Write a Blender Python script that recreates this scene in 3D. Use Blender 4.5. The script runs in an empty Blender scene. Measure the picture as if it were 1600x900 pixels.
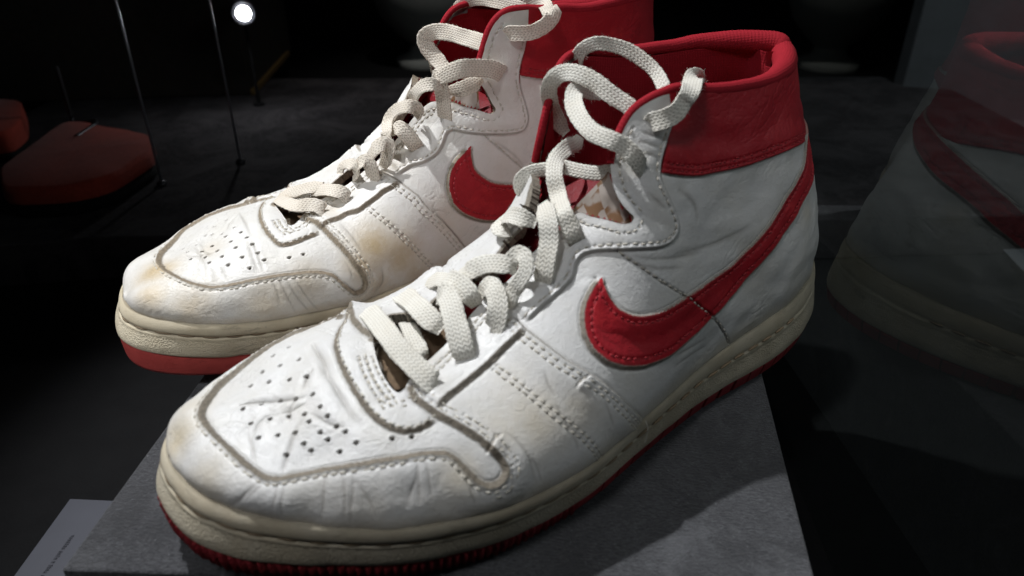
import bpy, math, random
import numpy as np
from mathutils import Vector
from mathutils.kdtree import KDTree
R=math.radians
sc=bpy.context.scene; COL=sc.collection
# ------------------------------------------------------------------ camera, world, lamps, exposure
cd=bpy.data.cameras.new('camera'); cam=bpy.data.objects.new('camera',cd); COL.objects.link(cam); sc.camera=cam
cd.sensor_width=36; cd.lens=36*1150/1600; cd.clip_start=.01; cd.clip_end=60
cam.location=(0,0,.207); cam.rotation_euler=(R(60),0,0)
cd.dof.use_dof=True; cd.dof.focus_distance=.36; cd.dof.aperture_fstop=10
wd=bpy.data.worlds.new('World'); sc.world=wd; wd.use_nodes=True
bg=wd.node_tree.nodes['Background']; bg.inputs[0].default_value=(.55,.62,.75,1); bg.inputs[1].default_value=.012
def lamp(name,kind,loc,target,power,size=.1,col=(1,1,1),**k):
    l=bpy.data.lights.new(name,kind); l.energy=power; l.color=col
    if kind=='AREA': l.shape='DISK'; l.size=size
    else: l.shadow_soft_size=size
    for a,b in k.items(): setattr(l,a,b)
    o=bpy.data.objects.new(name,l); COL.objects.link(o); o.location=loc
    o.rotation_euler=(Vector(target)-Vector(loc)).to_track_quat('-Z','Y').to_euler(); return o
lamp('key_lamp','SPOT',(-.36,.45,.80),(-.03,.32,.02),29,.012,(.965,.98,1),spot_size=R(44),spot_blend=.6)
lamp('front_lamp','SPOT',(-.22,-.10,.78),(0,.29,.04),5.2,.08,(.97,.98,1),spot_size=R(42),spot_blend=.7)
lamp('right_lamp','AREA',(.66,.16,.55),(.15,.36,.06),.55,.2,(.90,.96,1))
lamp('left_lamp','SPOT',(-.72,.06,.42),(-.17,.34,.03),6.5,.04,(.98,.99,1),spot_size=R(34),spot_blend=.8)  # added unseen spot that brightens the left of the toes
lamp('rear_lamp','SPOT',(.0,.80,1.25),(-.03,1.10,-.05),17,.03,(1,.97,.95),spot_size=R(34),spot_blend=1)
lamp('wall_lamp','SPOT',(.55,.45,.9),(.72,.85,-.05),11,.1,(.88,.95,1),spot_size=R(75),spot_blend=1)  # added unseen light for the grey haze panels
sc.view_settings.view_transform='Standard'; sc.view_settings.look='None'
sc.view_settings.exposure=0; sc.view_settings.gamma=1
sc.cycles.max_bounces=6; sc.cycles.transparent_max_bounces=8; sc.cycles.use_denoising=True

# ------------------------------------------------------------------ numeric helpers
# ---- foot-shaped upper: columns from the sole line (B) over two handles (P1, P2) to the rim / instep ridge (T)
LATERAL=[  # B, P1, P2, T
 ((.0040,.0000,.0360),(.0075,-.001,.068),(.0260,-.004,.097),(.0275,-.009,.1345)),
 ((.0145,.0185,.0355),(.0180,.0195,.068),(.0310,.010,.098),(.0395,.006,.1315)),
 ((.0400,.0340,.0340),(.0420,.040,.065),(.0550,.024,.100),(.0620,.0150,.130)),
 ((.0750,.0425,.0325),(.0740,.046,.062),(.0880,.029,.100),(.0920,.0185,.1305)),
 ((.1100,.0455,.0305),(.1100,.049,.060),(.1200,.030,.098),(.1200,.0185,.1345)),
 ((.1350,.0500,.0294),(.1340,.054,.060),(.1420,.033,.095),(.1420,.016,.1335)),
 ((.1550,.0545,.0285),(.1540,.058,.058),(.1600,.036,.090),(.1590,.006,.119)),
 ((.1750,.0590,.0278),(.1740,.062,.054),(.1730,.034,.084),(.1710,-.004,.101)),
 ((.1950,.0633,.0268),(.1940,.066,.050),(.1900,.036,.074),(.1880,-.004,.084)),
 ((.2136,.0640,.0263),(.2130,.067,.048),(.2080,.036,.066),(.2060,-.004,.0715)),
 ((.2310,.0636,.0272),(.2310,.066,.046),(.2270,.034,.060),(.2260,-.005,.0625)),
 ((.2481,.0605,.0287),(.2480,.062,.044),(.2450,.032,.0595),(.2460,-.006,.0605)),
 ((.2706,.0515,.0304),(.2710,.0525,.044),(.2680,.026,.0565),(.2660,-.007,.0570)),
 ((.2900,.0375,.0322),(.2905,.038,.044),(.2850,.018,.0490),(.2830,-.008,.0515)),
 ((.3059,.0223,.0347),(.3060,.0225,.045),(.3000,.010,.0460),(.2980,-.009,.0475)),
 ((.3145,.0070,.0362),(.3150,.007,.044),(.3105,.000,.0440),(.3100,-.0095,.0440)),
 ((.3172,-.0100,.0366),(.3173,-.010,.0375),(.3171,-.010,.0385),(.3165,-.010,.0392)),
]
MEDIAL_BY=[0,-.0175,-.0320,-.0380,-.0385,-.0385,-.0400,-.0430,-.0470,-.0500,-.0525,-.0530,-.0505,-.0435,-.0335,-.0230,-.0100]
MEDIAL_TY=[-.008,-.022,-.0330,-.0370,-.0370,-.0320,-.0200,-.004,-.004,-.004,-.005,-.006,-.007,-.008,-.009,-.0095,-.010]
def medial_cols():
    out=[]
    for i,(B,P1,P2,T) in enumerate(LATERAL):
        B,P1,P2,T=map(np.array,(B,P1,P2,T));by=MEDIAL_BY[i];ty=MEDIAL_TY[i]
        if i in(0,len(LATERAL)-1): out.append((B,P1,P2,T));continue
        r1=(P1[1]-T[1])/(B[1]-T[1]+1e-9) if i>5 else None
        B2=np.array([B[0],by,B[2]]);T2=np.array([T[0],ty,T[2]+(0,.0055,.0065,.005,.004,.004)[i] if i<6 else T[2]])
        P12=np.array([P1[0],by-(P1[1]-B[1]),P1[2]])
        if i<7: p2=ty-(P2[1]-T[1])*(by-ty)/(T[1]-B[1]+1e-9)*-1*-1 if False else ty-abs(P2[1]-T[1])*min(1.2,abs(by-ty)/max(1e-3,abs(B[1]-T[1])))
        else: p2=ty-(P2[1]-T[1])*abs(by-ty)/abs(B[1]-T[1])
        P22=np.array([P2[0],p2,P2[2]+(.004 if i<6 else 0)])
        out.append((B2,P12,P22,T2))
    return out
def cspline(t,Y,tt):
    """cubic spline through Y at knots t (not-a-knot-ish ends by natural), evaluated at tt"""
    n=len(t);h=np.diff(t);A=np.zeros((n,n));r=np.zeros((n,)+Y.shape[1:])
    A[0,0]=A[-1,-1]=1
    for i in range(1,n-1):
        A[i,i-1]=h[i-1];A[i,i]=2*(h[i-1]+h[i]);A[i,i+1]=h[i]
        r[i]=6*((Y[i+1]-Y[i])/h[i]-(Y[i]-Y[i-1])/h[i-1])
    M=np.linalg.solve(A,r.reshape(n,-1)).reshape(r.shape)
    k=np.clip(np.searchsorted(t,tt)-1,0,n-2);a=(t[k+1]-tt);b=(tt-t[k]);hk=h[k]
    sh=(-1,)+(1,)*(Y.ndim-1);a=a.reshape(sh);b=b.reshape(sh);hk=hk.reshape(sh)
    return M[k]*a**3/(6*hk)+M[k+1]*b**3/(6*hk)+(Y[k]/hk-M[k]*hk/6)*a+(Y[k+1]/hk-M[k+1]*hk/6)*b
def knots():
    L=np.array(LATERAL)
    d=np.linalg.norm(np.diff(L[:,0],axis=0),axis=1)*.6+np.linalg.norm(np.diff(L[:,3],axis=0),axis=1)*.4
    t=np.r_[0,np.cumsum(d)];return t/t[-1]
KT=knots()
class Base:
    """upper surface of one shoe; near = side towards the viewer (w>0), mirror=True turns the left shoe into a right one"""
    def __init__(self,mirror=False,lift=0.,push=0.,sx=1.):
        La=[np.array(c) for c in LATERAL];Me=[np.array(c) for c in medial_cols()]
        for cols in (La,Me):
            for i,c in enumerate(cols):
                f=np.interp(i,[0,6,8],[1,1,0])
                c[3,2]+=lift*f;c[2,2]+=lift*.6*f;c[3,0]+=push*f;c[2,0]+=push*.6*f
        for c in La+Me: c[:,0]*=sx
        loop=La+Me[-2:0:-1];t=np.r_[KT,2-KT[-2:0:-1]]
        self.Y=np.array(loop*3);self.T=np.concatenate([t-2,t,t+2]);self.m=mirror
    def cols(self,u,side):
        """side +1: viewer's side"""
        lat=(side>0)!=self.m
        c=cspline(self.T,self.Y,u if lat else 2-u)
        if self.m:c=c*[1,-1,1]
        return c
    def side(self,u,v,side):
        c=self.cols(u,side)
        V=np.linspace(0,1,81);b=np.stack([(1-V)**3,3*V*(1-V)**2,3*V*V*(1-V),V**3])
        P=np.einsum('km,nkc->nmc',b,c)
        d=np.linalg.norm(np.diff(P,axis=1),axis=2);s=np.concatenate([np.zeros((len(u),1)),np.cumsum(d,1)],1);s/=s[:,-1:]+1e-12
        out=np.empty((len(u),len(v),3))
        for i in range(len(u)):
            for k in range(3): out[i,:,k]=np.interp(v,s[i],P[i,:,k])
        return out
    def grid(self,u,wn,wh):
        """wn: ascending |w| list for near side from 0..1, wh same for hidden; returns w array (-1..1 ascending) and points"""
        near=self.side(u,1-wn,1);hid=self.side(u,1-wh,-1)
        w=np.r_[-wh[::-1],wn]; w[len(wh)-1]=-1e-6; w[len(wh)]=1e-6
        return w,np.concatenate([hid[:,::-1],near],axis=1)

FRONT={'mud':[(.7707,-.5798),(.7977,-.6218),(.8349,-.5365),(.8698,-.5297),(.8942,-.4727),(.9173,-.3177),(.9327,-.1549),(.9358,.046),(.9245,.3181),(.9057,.5462),(.8938,.6447),(.8859,.6894),(.876,.6998),(.8644,.6865),(.8498,.6747),(.8335,.6651),(.8157,.6683),(.8018,.6706),(.784,.6738),(.7714,.6813),(.7555,.6846),(.7464,.6936),(.7374,.702),(.7327,.7134),(.727,.742),(.7214,.7932),(.7149,.841),(.7105,.8582),(.7066,.8673),(.7028,.8689),(.6986,.866),(.6938,.8563),(.6906,.8424),(.6899,.8257),(.6913,.8039),(.696,.7624),(.7026,.7116),(.7102,.6683),(.7199,.6113),(.7273,.57),(.732,.5275),(.7361,.4908),(.7392,.4506),(.7387,.404),(.7362,.3628)],'ulow':[(.7187,-.563),(.7407,-.3083),(.758,-.1795),(.7717,-.0437),(.7795,.0886),(.7822,.2037),(.7829,.3108),(.7815,.4118),(.7774,.4974),(.7706,.5573),(.7615,.588),(.7489,.5978),(.7387,.5879),(.7289,.5739)],'strap':[(.7148,-.563),(.7365,-.2452),(.7393,-.1381),(.7397,-.0656),(.7376,-.0007),(.7354,.0362)],'eye_low':[(.7237,.5368),(.7144,.5151),(.705,.4942),(.684,.4612),(.6632,.4389),(.6396,.4126),(.6218,.402),(.61,.391)],'saddle':[(.6154,.2988),(.6126,.3447),(.61,.391),(.6013,.4736),(.5895,.5635),(.5784,.6202),(.5673,.6744),(.5526,.7387),(.5379,.806),(.519,.8871),(.4928,.993)],'eye_up':[(.6056,.3625),(.5947,.3571),(.5829,.3552),(.5658,.3593),(.5505,.3622),(.5411,.3613),(.5337,.3511),(.5283,.3353),(.5222,.3265),(.5147,.3258),(.5067,.3328),(.4907,.3552),(.4711,.384),(.4512,.4115),(.4341,.4358),(.4193,.4546),(.4056,.4642),(.3943,.4623),(.3858,.4486),(.3808,.4275),(.3802,.3968),(.3828,.3583),(.3853,.3201),(.3876,.2823),(.3876,.2497),(.3831,.2182),(.3757,.1831),(.3669,.15),(.3598,.123),(.3538,.0965)],'collar':[(.3857,.2412),(.3742,.2598),(.3596,.2762),(.3429,.2889),(.3252,.2955),(.3058,.2951),(.2734,.2958),(.2417,.2928),(.2125,.2909),(.1823,.2899),(.1476,.2962),(.0998,.3206)],'logo_in':[(.5048,.4308),(.5068,.4519),(.5082,.4863),(.5062,.5209),(.5023,.5531),(.4958,.5769),(.4859,.6022),(.4727,.6223),(.456,.6381),(.4402,.6495),(.4183,.6597),(.3951,.6668),(.367,.6673),(.3417,.6637),(.3116,.6521),(.2724,.6096),(.2446,.5666),(.2192,.5213),(.191,.4713),(.1606,.4267),(.1176,.3718),(.06,.3118),(.0,.2718)],'logo_out':[(.0,.3396),(.045,.4046),(.0992,.4696),(.1358,.505),(.1678,.5444),(.1932,.5873),(.2221,.6287),(.2488,.6731),(.2802,.7195),(.3099,.7635),(.333,.7854),(.3561,.7969),(.387,.8108),(.4195,.8108),(.4432,.8094),(.4661,.7955),(.4841,.7828),(.5018,.763),(.5182,.7368),(.5312,.7072),(.5411,.6771),(.5479,.645),(.5528,.6109),(.5548,.5747),(.5545,.5432),(.5514,.5149),(.5455,.483),(.5372,.4616),(.5284,.4488),(.5179,.4384),(.5093,.4325)],'seam':[(.4711,.384),(.4601,.4335),(.4503,.4712),(.4404,.5139),(.4198,.5871),(.3949,.6648),(.3759,.7281),(.3536,.8005),(.3391,.8573),(.3266,.9176),(.3194,.9572),(.3141,.995)],'midrow':[(.6556,.4496),(.647,.533),(.6375,.6126),(.6293,.6749),(.6197,.7337),(.6095,.7847),(.5984,.8371),(.5893,.8831),(.5798,.9358),(.5694,.9986)],'throat':[(.3391,.0),(.3552,.0046),(.3693,.0071),(.3856,.0119),(.3993,.0167),(.411,.037),(.4206,.0605),(.4301,.0911),(.4377,.1251),(.4435,.1877),(.4437,.2273),(.442,.2609),(.4382,.2933),(.4354,.3165),(.4407,.326),(.4503,.3167),(.4595,.2941),(.4706,.2624),(.4818,.2309),(.4933,.1901),(.5076,.1906),(.5227,.1874),(.5428,.1727),(.5618,.1597),(.581,.1574),(.6,.1614),(.6146,.156),(.6279,.1525),(.6387,.1637),(.6494,.1767),(.6656,.2037),(.6822,.2336),(.6956,.2577),(.7091,.284),(.723,.3167),(.7345,.3583),(.7404,.3855),(.7465,.3967),(.75,.3705),(.7506,.3211),(.7497,.2634),(.7465,.1888),(.7432,.1332)],'throat_far':[(.7359,.0405),(.7257,-.0058),(.7141,-.0703),(.7037,-.1311),(.6966,-.1013),(.6889,-.0497),(.6794,.0014),(.6701,-.0147),(.6596,-.0368),(.6461,-.0168),(.6294,-.0251),(.6196,.0323),(.6058,.0701),(.588,.0372),(.5696,.0397),(.5552,.0503),(.5489,.0317)],'pits':[(.8054,-.3163),(.8251,-.3354),(.8107,-.1145),(.8302,-.1775),(.8492,-.2401),(.8167,.0752),(.835,.0202),(.8538,-.0838),(.8711,-.1832),(.8191,.2238),(.838,.1878),(.8544,.1336),(.8743,.0842),(.895,.0546),(.8176,.3229),(.8351,.3233),(.8513,.283),(.871,.2443),(.8914,.231),(.8146,.3941),(.8334,.383),(.8505,.4197),(.8677,.4028),(.8872,.3873),(.8111,.4627),(.8272,.4688),(.8054,.5064),(.8459,.5066),(.8652,.5549),(.8232,.5192),(.8416,.5561),(.817,.5984),(.8005,.5775),(.7713,.6015),(.7556,.6135)],'creases':[([(.7859,-.2032),(.7911,-.0501),(.7934,.0656),(.7975,.1593)],.9,1.6),([(.873,.6919),(.8669,.5988),(.8604,.5151),(.8531,.4338),(.847,.3901),(.838,.3508)],1.0,1.3),([(.8947,.6291),(.8949,.492),(.8958,.4006),(.8972,.2805)],.5,1.2),([(.9079,-.0062),(.8947,.0031),(.8772,.0506),(.8583,.1196),(.838,.1876),(.8234,.2081)],.7,1.0),([(.838,.1876),(.848,.2443),(.8527,.3355)],.5,.9),([(.8958,.4006),(.8855,.2692),(.8741,.2128),(.8596,.2384)],.35,.9),([(.8596,.2384),(.8455,.2527),(.8293,.2541)],.4,.8),([(.8275,.1561),(.8164,.0882),(.8053,.047)],.5,1.2),([(.8302,.3249),(.8226,.3902),(.8138,.4521),(.8037,.484)],.4,1.0),([(.7975,.0494),(.7962,.2137),(.7941,.3954),(.7883,.5128)],.5,2.2),([(.9249,.995),(.9159,.9171),(.9014,.8048),(.8906,.7355)],.35,1.0),([(.906,.8737),(.8972,.8103),(.8876,.7526)],.3,.9),([(.8794,.9653),(.8767,.8655),(.8709,.7582)],.35,1.0),([(.8869,.9382),(.8815,.8491),(.8768,.7588)],.22,.8),([(.8273,.9698),(.8227,.8756),(.8166,.7952),(.8132,.7259)],.32,1.0),([(.8317,.9523),(.8255,.8381),(.8204,.73)],.25,.9),([(.8057,.9412),(.8069,.8594),(.8097,.7991),(.8131,.7511)],.28,.9),([(.7814,.9037),(.7736,.8364),(.7658,.7818),(.76,.719)],.25,.9),([(.7702,.899),(.7657,.8091),(.76,.719)],.28,.9),([(.7606,.8941),(.7574,.8178),(.754,.732)],.28,.9),([(.7247,.9435),(.7264,.8804),(.727,.8311)],.2,.9),([(.8498,.9627),(.8429,.8364),(.8343,.7035)],.18,1.2),([(.6884,.936),(.6861,.8984),(.6831,.8716)],.25,.8),([(.6568,.9504),(.6594,.8787),(.6604,.8276),(.6654,.7711),(.671,.7297),(.6759,.7117)],.5,1.2),([(.6505,.9469),(.653,.8883),(.6578,.8314)],.35,.8),([(.6159,.6914),(.6133,.7566),(.607,.8271)],.3,1.2),([(.6144,.5659),(.6161,.6152),(.6136,.6709)],.3,1.2),([(.5605,.7817),(.5567,.836),(.5508,.9041)],.3,.9),([(.6116,.7716),(.6045,.8555),(.6019,.8978)],.25,.9),([(.367,.3144),(.3479,.3856),(.3499,.4533)],.5,2.5),([(.4027,.5071),(.3595,.5378),(.3139,.5445),(.2634,.5257)],.5,2.5),([(.4581,.4223),(.431,.4752),(.3936,.5247),(.3499,.5595)],.6,2.0),([(.458,.4506),(.4266,.5165),(.3875,.5698)],.4,1.8),([(.3979,.0861),(.3862,.1169),(.3733,.1386)],.5,1.3),([(.4019,.1114),(.391,.1404),(.3779,.1682)],.5,1.3),([(.4044,.1501),(.3933,.1713),(.384,.2001)],.4,1.2),([(.4105,.271),(.4026,.3166),(.3937,.3624)],.3,1.5),([(.5395,.5517),(.5309,.5934),(.5148,.627),(.4993,.6693)],.25,.9),([(.5403,.5864),(.5271,.6358),(.5132,.6897)],.25,.9),([(.4382,.8719),(.3966,.8909),(.355,.9225)],.3,1.0),([(.4439,.8236),(.4041,.8519),(.3632,.8807)],.3,1.0)],'stains':[((.214,.054,.0485),.0116,.62),((.2,.0569,.0479),.0086,.45),((.2351,.0154,.0589),.0055,.3),((.2774,.0093,.0521),.0084,.12),((.2448,.0556,.0412),.008,.6),((.225,.0515,.048),.0083,.4),((.2167,.0432,.0547),.0107,.25),((.2763,.0474,.0351),.0136,.22),((.3138,-.0115,.0416),.0095,.85),((.3057,-.0201,.0455),.0076,.4),((.3111,.0125,.041),.0099,.5),((.0578,.0396,.0337),.0147,.3),((.0516,.0337,.0742),.0068,.4),((.2518,.059,.0331),.0099,.3),((.0927,.0401,.067),.0158,.15)],'tri':[(.7608,.1388),(.7649,.2476),(.7665,.3585),(.7658,.4553)],'bar1':[(.7005,.7674),(.6941,.7439),(.6874,.724),(.6773,.7122)],'bar2':[(.5896,.6908),(.5844,.6767),(.5785,.6736),(.5663,.6811)],'laces':[([[.2333,-.0381,.0517,.24,.08,.97],[.238,-.0209,.0604,.21,.23,.95],[.2411,-.0048,.0651,.2,.33,.92],[.2428,.01,.0656,.19,.43,.88],[.2415,.0209,.0626,.2,.46,.87],[.2397,.0274,.0596,.21,.48,.85],[.238,.0293,.0571,.21,.49,.85],[.2357,.0266,.0533,.22,.49,.84]],9.5),([[.2261,-.0207,.056,.28,.3,.91],[.2275,-.0115,.0578,.28,.34,.9],[.2307,.0002,.0582,.24,.43,.87],[.2322,.0089,.0561,.23,.45,.86],[.2311,.0093,.0532,.22,.46,.86]],7.5),([[.2197,-.0332,.0564,.36,.13,.92],[.2235,-.0172,.0635,.38,.24,.89],[.2262,-.0021,.0672,.38,.32,.87],[.2256,.0066,.0658,.36,.42,.83],[.2236,.0092,.0629,.36,.43,.83]],9.5),([[.2179,-.0031,.0676,.46,.32,.83],[.2177,.0018,.0727,.49,.31,.82],[.2191,.0078,.0729,.47,.42,.78],[.2213,.0144,.0704,.43,.43,.79],[.2232,.0205,.0665,.39,.44,.81],[.2241,.0247,.0626,.36,.45,.81],[.2235,.0249,.0589,.35,.46,.82],[.2225,.0235,.0564,.34,.46,.82]],9.5),([[.212,-.0217,.0647,.46,.19,.87],[.2118,-.0114,.0705,.49,.24,.84],[.2128,-.0005,.0753,.52,.28,.81],[.212,.0062,.075,.51,.42,.75],[.2111,.0099,.0725,.49,.43,.76],[.2088,.0091,.0681,.48,.44,.76]],8.5),([[.2044,-.0105,.0711,.54,.26,.8],[.2069,.0003,.0773,.56,.27,.78],[.203,.0039,.0806,.55,.43,.71],[.2001,.0092,.0826,.56,.45,.7],[.1972,.0132,.0827,.55,.46,.69],[.1947,.0139,.0809,.55,.47,.69]],8.5),([[.1956,.0129,.0794,.54,.47,.7],[.1957,.0126,.0838,.56,.46,.69],[.1935,.0138,.0867,.57,.47,.67],[.1931,.0175,.0864,.56,.48,.67],[.1947,.0201,.0832,.54,.49,.69],[.1976,.0204,.0796,.52,.48,.7],[.2,.0196,.0761,.51,.47,.72],[.2015,.0201,.0729,.49,.47,.73],[.1995,.0168,.069,.48,.47,.74]],6.5),([[.2061,.0084,.072,.5,.44,.75],[.2054,.0125,.0769,.52,.44,.73],[.2058,.0169,.0767,.51,.45,.73],[.2071,.0208,.0739,.49,.46,.74],[.2092,.023,.07,.46,.46,.76],[.2107,.0232,.0658,.45,.46,.77],[.2092,.0204,.0622,.44,.46,.77]],8.5),([[.1752,.0034,.0977,.68,.48,.55],[.1793,.0108,.0978,.66,.49,.56],[.1815,.0153,.0951,.63,.5,.59],[.1833,.0182,.0902,.59,.51,.62],[.1863,.0206,.0844,.55,.51,.66],[.1883,.0219,.0794,.52,.51,.68],[.1874,.0201,.0746,.51,.52,.69]],8.5),([[.1832,.0103,.0944,.63,.49,.61],[.1863,.0067,.0959,.64,.47,.61],[.1869,-.001,.0942,.68,.08,.73],[.1844,-.0097,.0882,.65,-.02,.76],[.188,-.0071,.0877,.63,.08,.77],[.1882,-.0029,.0872,.65,.19,.73],[.1846,-.0038,.0854,.61,.46,.65]],7.5),([[.1356,-.024,.1082,.61,.72,.31],[.1409,-.02,.1078,.61,.73,.32],[.151,-.014,.1091,.6,.73,.33],[.1597,-.009,.1077,.58,.74,.34],[.1651,-.003,.1042,.58,.73,.36],[.1669,.002,.0986,.58,.72,.39],[.1743,.0144,.0984,.69,.51,.52],[.1743,.0184,.0944,.66,.53,.54],[.1735,.021,.0903,.62,.55,.56],[.1699,.019,.0859,.6,.56,.57]],7.6),([[.1498,.014,.1095,.64,.68,.35],[.1504,.01,.1069,.63,.69,.36],[.1513,.005,.1048,.62,.7,.36],[.154,-.002,.1042,.6,.71,.36],[.157,-.009,.1042,.59,.73,.35],[.1613,-.014,.1025,.57,.74,.36],[.1655,-.018,.1011,.55,.75,.36],[.1677,-.021,.0977,.54,.76,.37],[.1673,-.022,.0934,.54,.75,.38],[.1651,-.021,.0899,.54,.75,.39],[.1626,-.02,.0874,.55,.74,.39]],6.4),([[.1435,.0229,.11,.48,.78,.4],[.1481,.0258,.1126,.5,.77,.4],[.1515,.0252,.1172,.54,.74,.39],[.1537,.022,.1205,.66,.68,.32],[.157,.019,.1226,.64,.7,.32],[.1594,.011,.1241,.63,.72,.31],[.1585,.003,.1266,.62,.73,.29],[.156,-.004,.1297,.61,.74,.28],[.1521,-.009,.1322,.62,.74,.26],[.1461,-.013,.1324,.62,.74,.25],[.1391,-.015,.1299,.63,.73,.26],[.1338,-.014,.1273,.64,.72,.26]],7.6),([[.1376,.012,.1262,.68,.68,.29],[.1399,.009,.1292,.67,.69,.28],[.1428,.002,.1325,.65,.71,.26],[.1462,-.006,.1368,.64,.73,.25],[.1489,-.013,.1386,.62,.75,.24],[.1509,-.019,.1374,.61,.76,.24],[.1523,-.023,.1336,.59,.77,.25],[.1508,-.026,.1277,.59,.76,.26],[.147,-.028,.1202,.59,.76,.28],[.142,-.029,.1127,.6,.74,.3],[.1391,-.029,.1091,.6,.74,.31]],7.6),([[.1176,.006,.1292,.7,.66,.26],[.1169,.003,.1315,.7,.67,.25],[.1154,-.003,.1354,.7,.68,.23],[.1166,-.009,.1391,.69,.69,.22],[.1203,-.015,.1429,.67,.71,.21],[.1254,-.02,.1449,.66,.73,.2],[.13,-.024,.1452,.64,.74,.2],[.1327,-.028,.1427,.63,.75,.21],[.1333,-.031,.1384,.62,.75,.22],[.1329,-.032,.1331,.62,.75,.23],[.1325,-.031,.1301,.62,.74,.24]],6.4),([[.1383,.0176,.1251,.48,.81,.35],[.1405,.0212,.1269,.46,.82,.35],[.1382,.0241,.1282,.4,.85,.34],[.1342,.0261,.1305,.35,.87,.33],[.1299,.0257,.134,.34,.89,.32],[.1295,.0264,.1353,.34,.89,.31],[.1238,.0225,.1372,.73,.64,.25],[.1145,.015,.1375,.73,.64,.24],[.1032,.006,.134,.73,.64,.24],[.0929,-.002,.1262,.73,.64,.25]],8.2)]}
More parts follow.
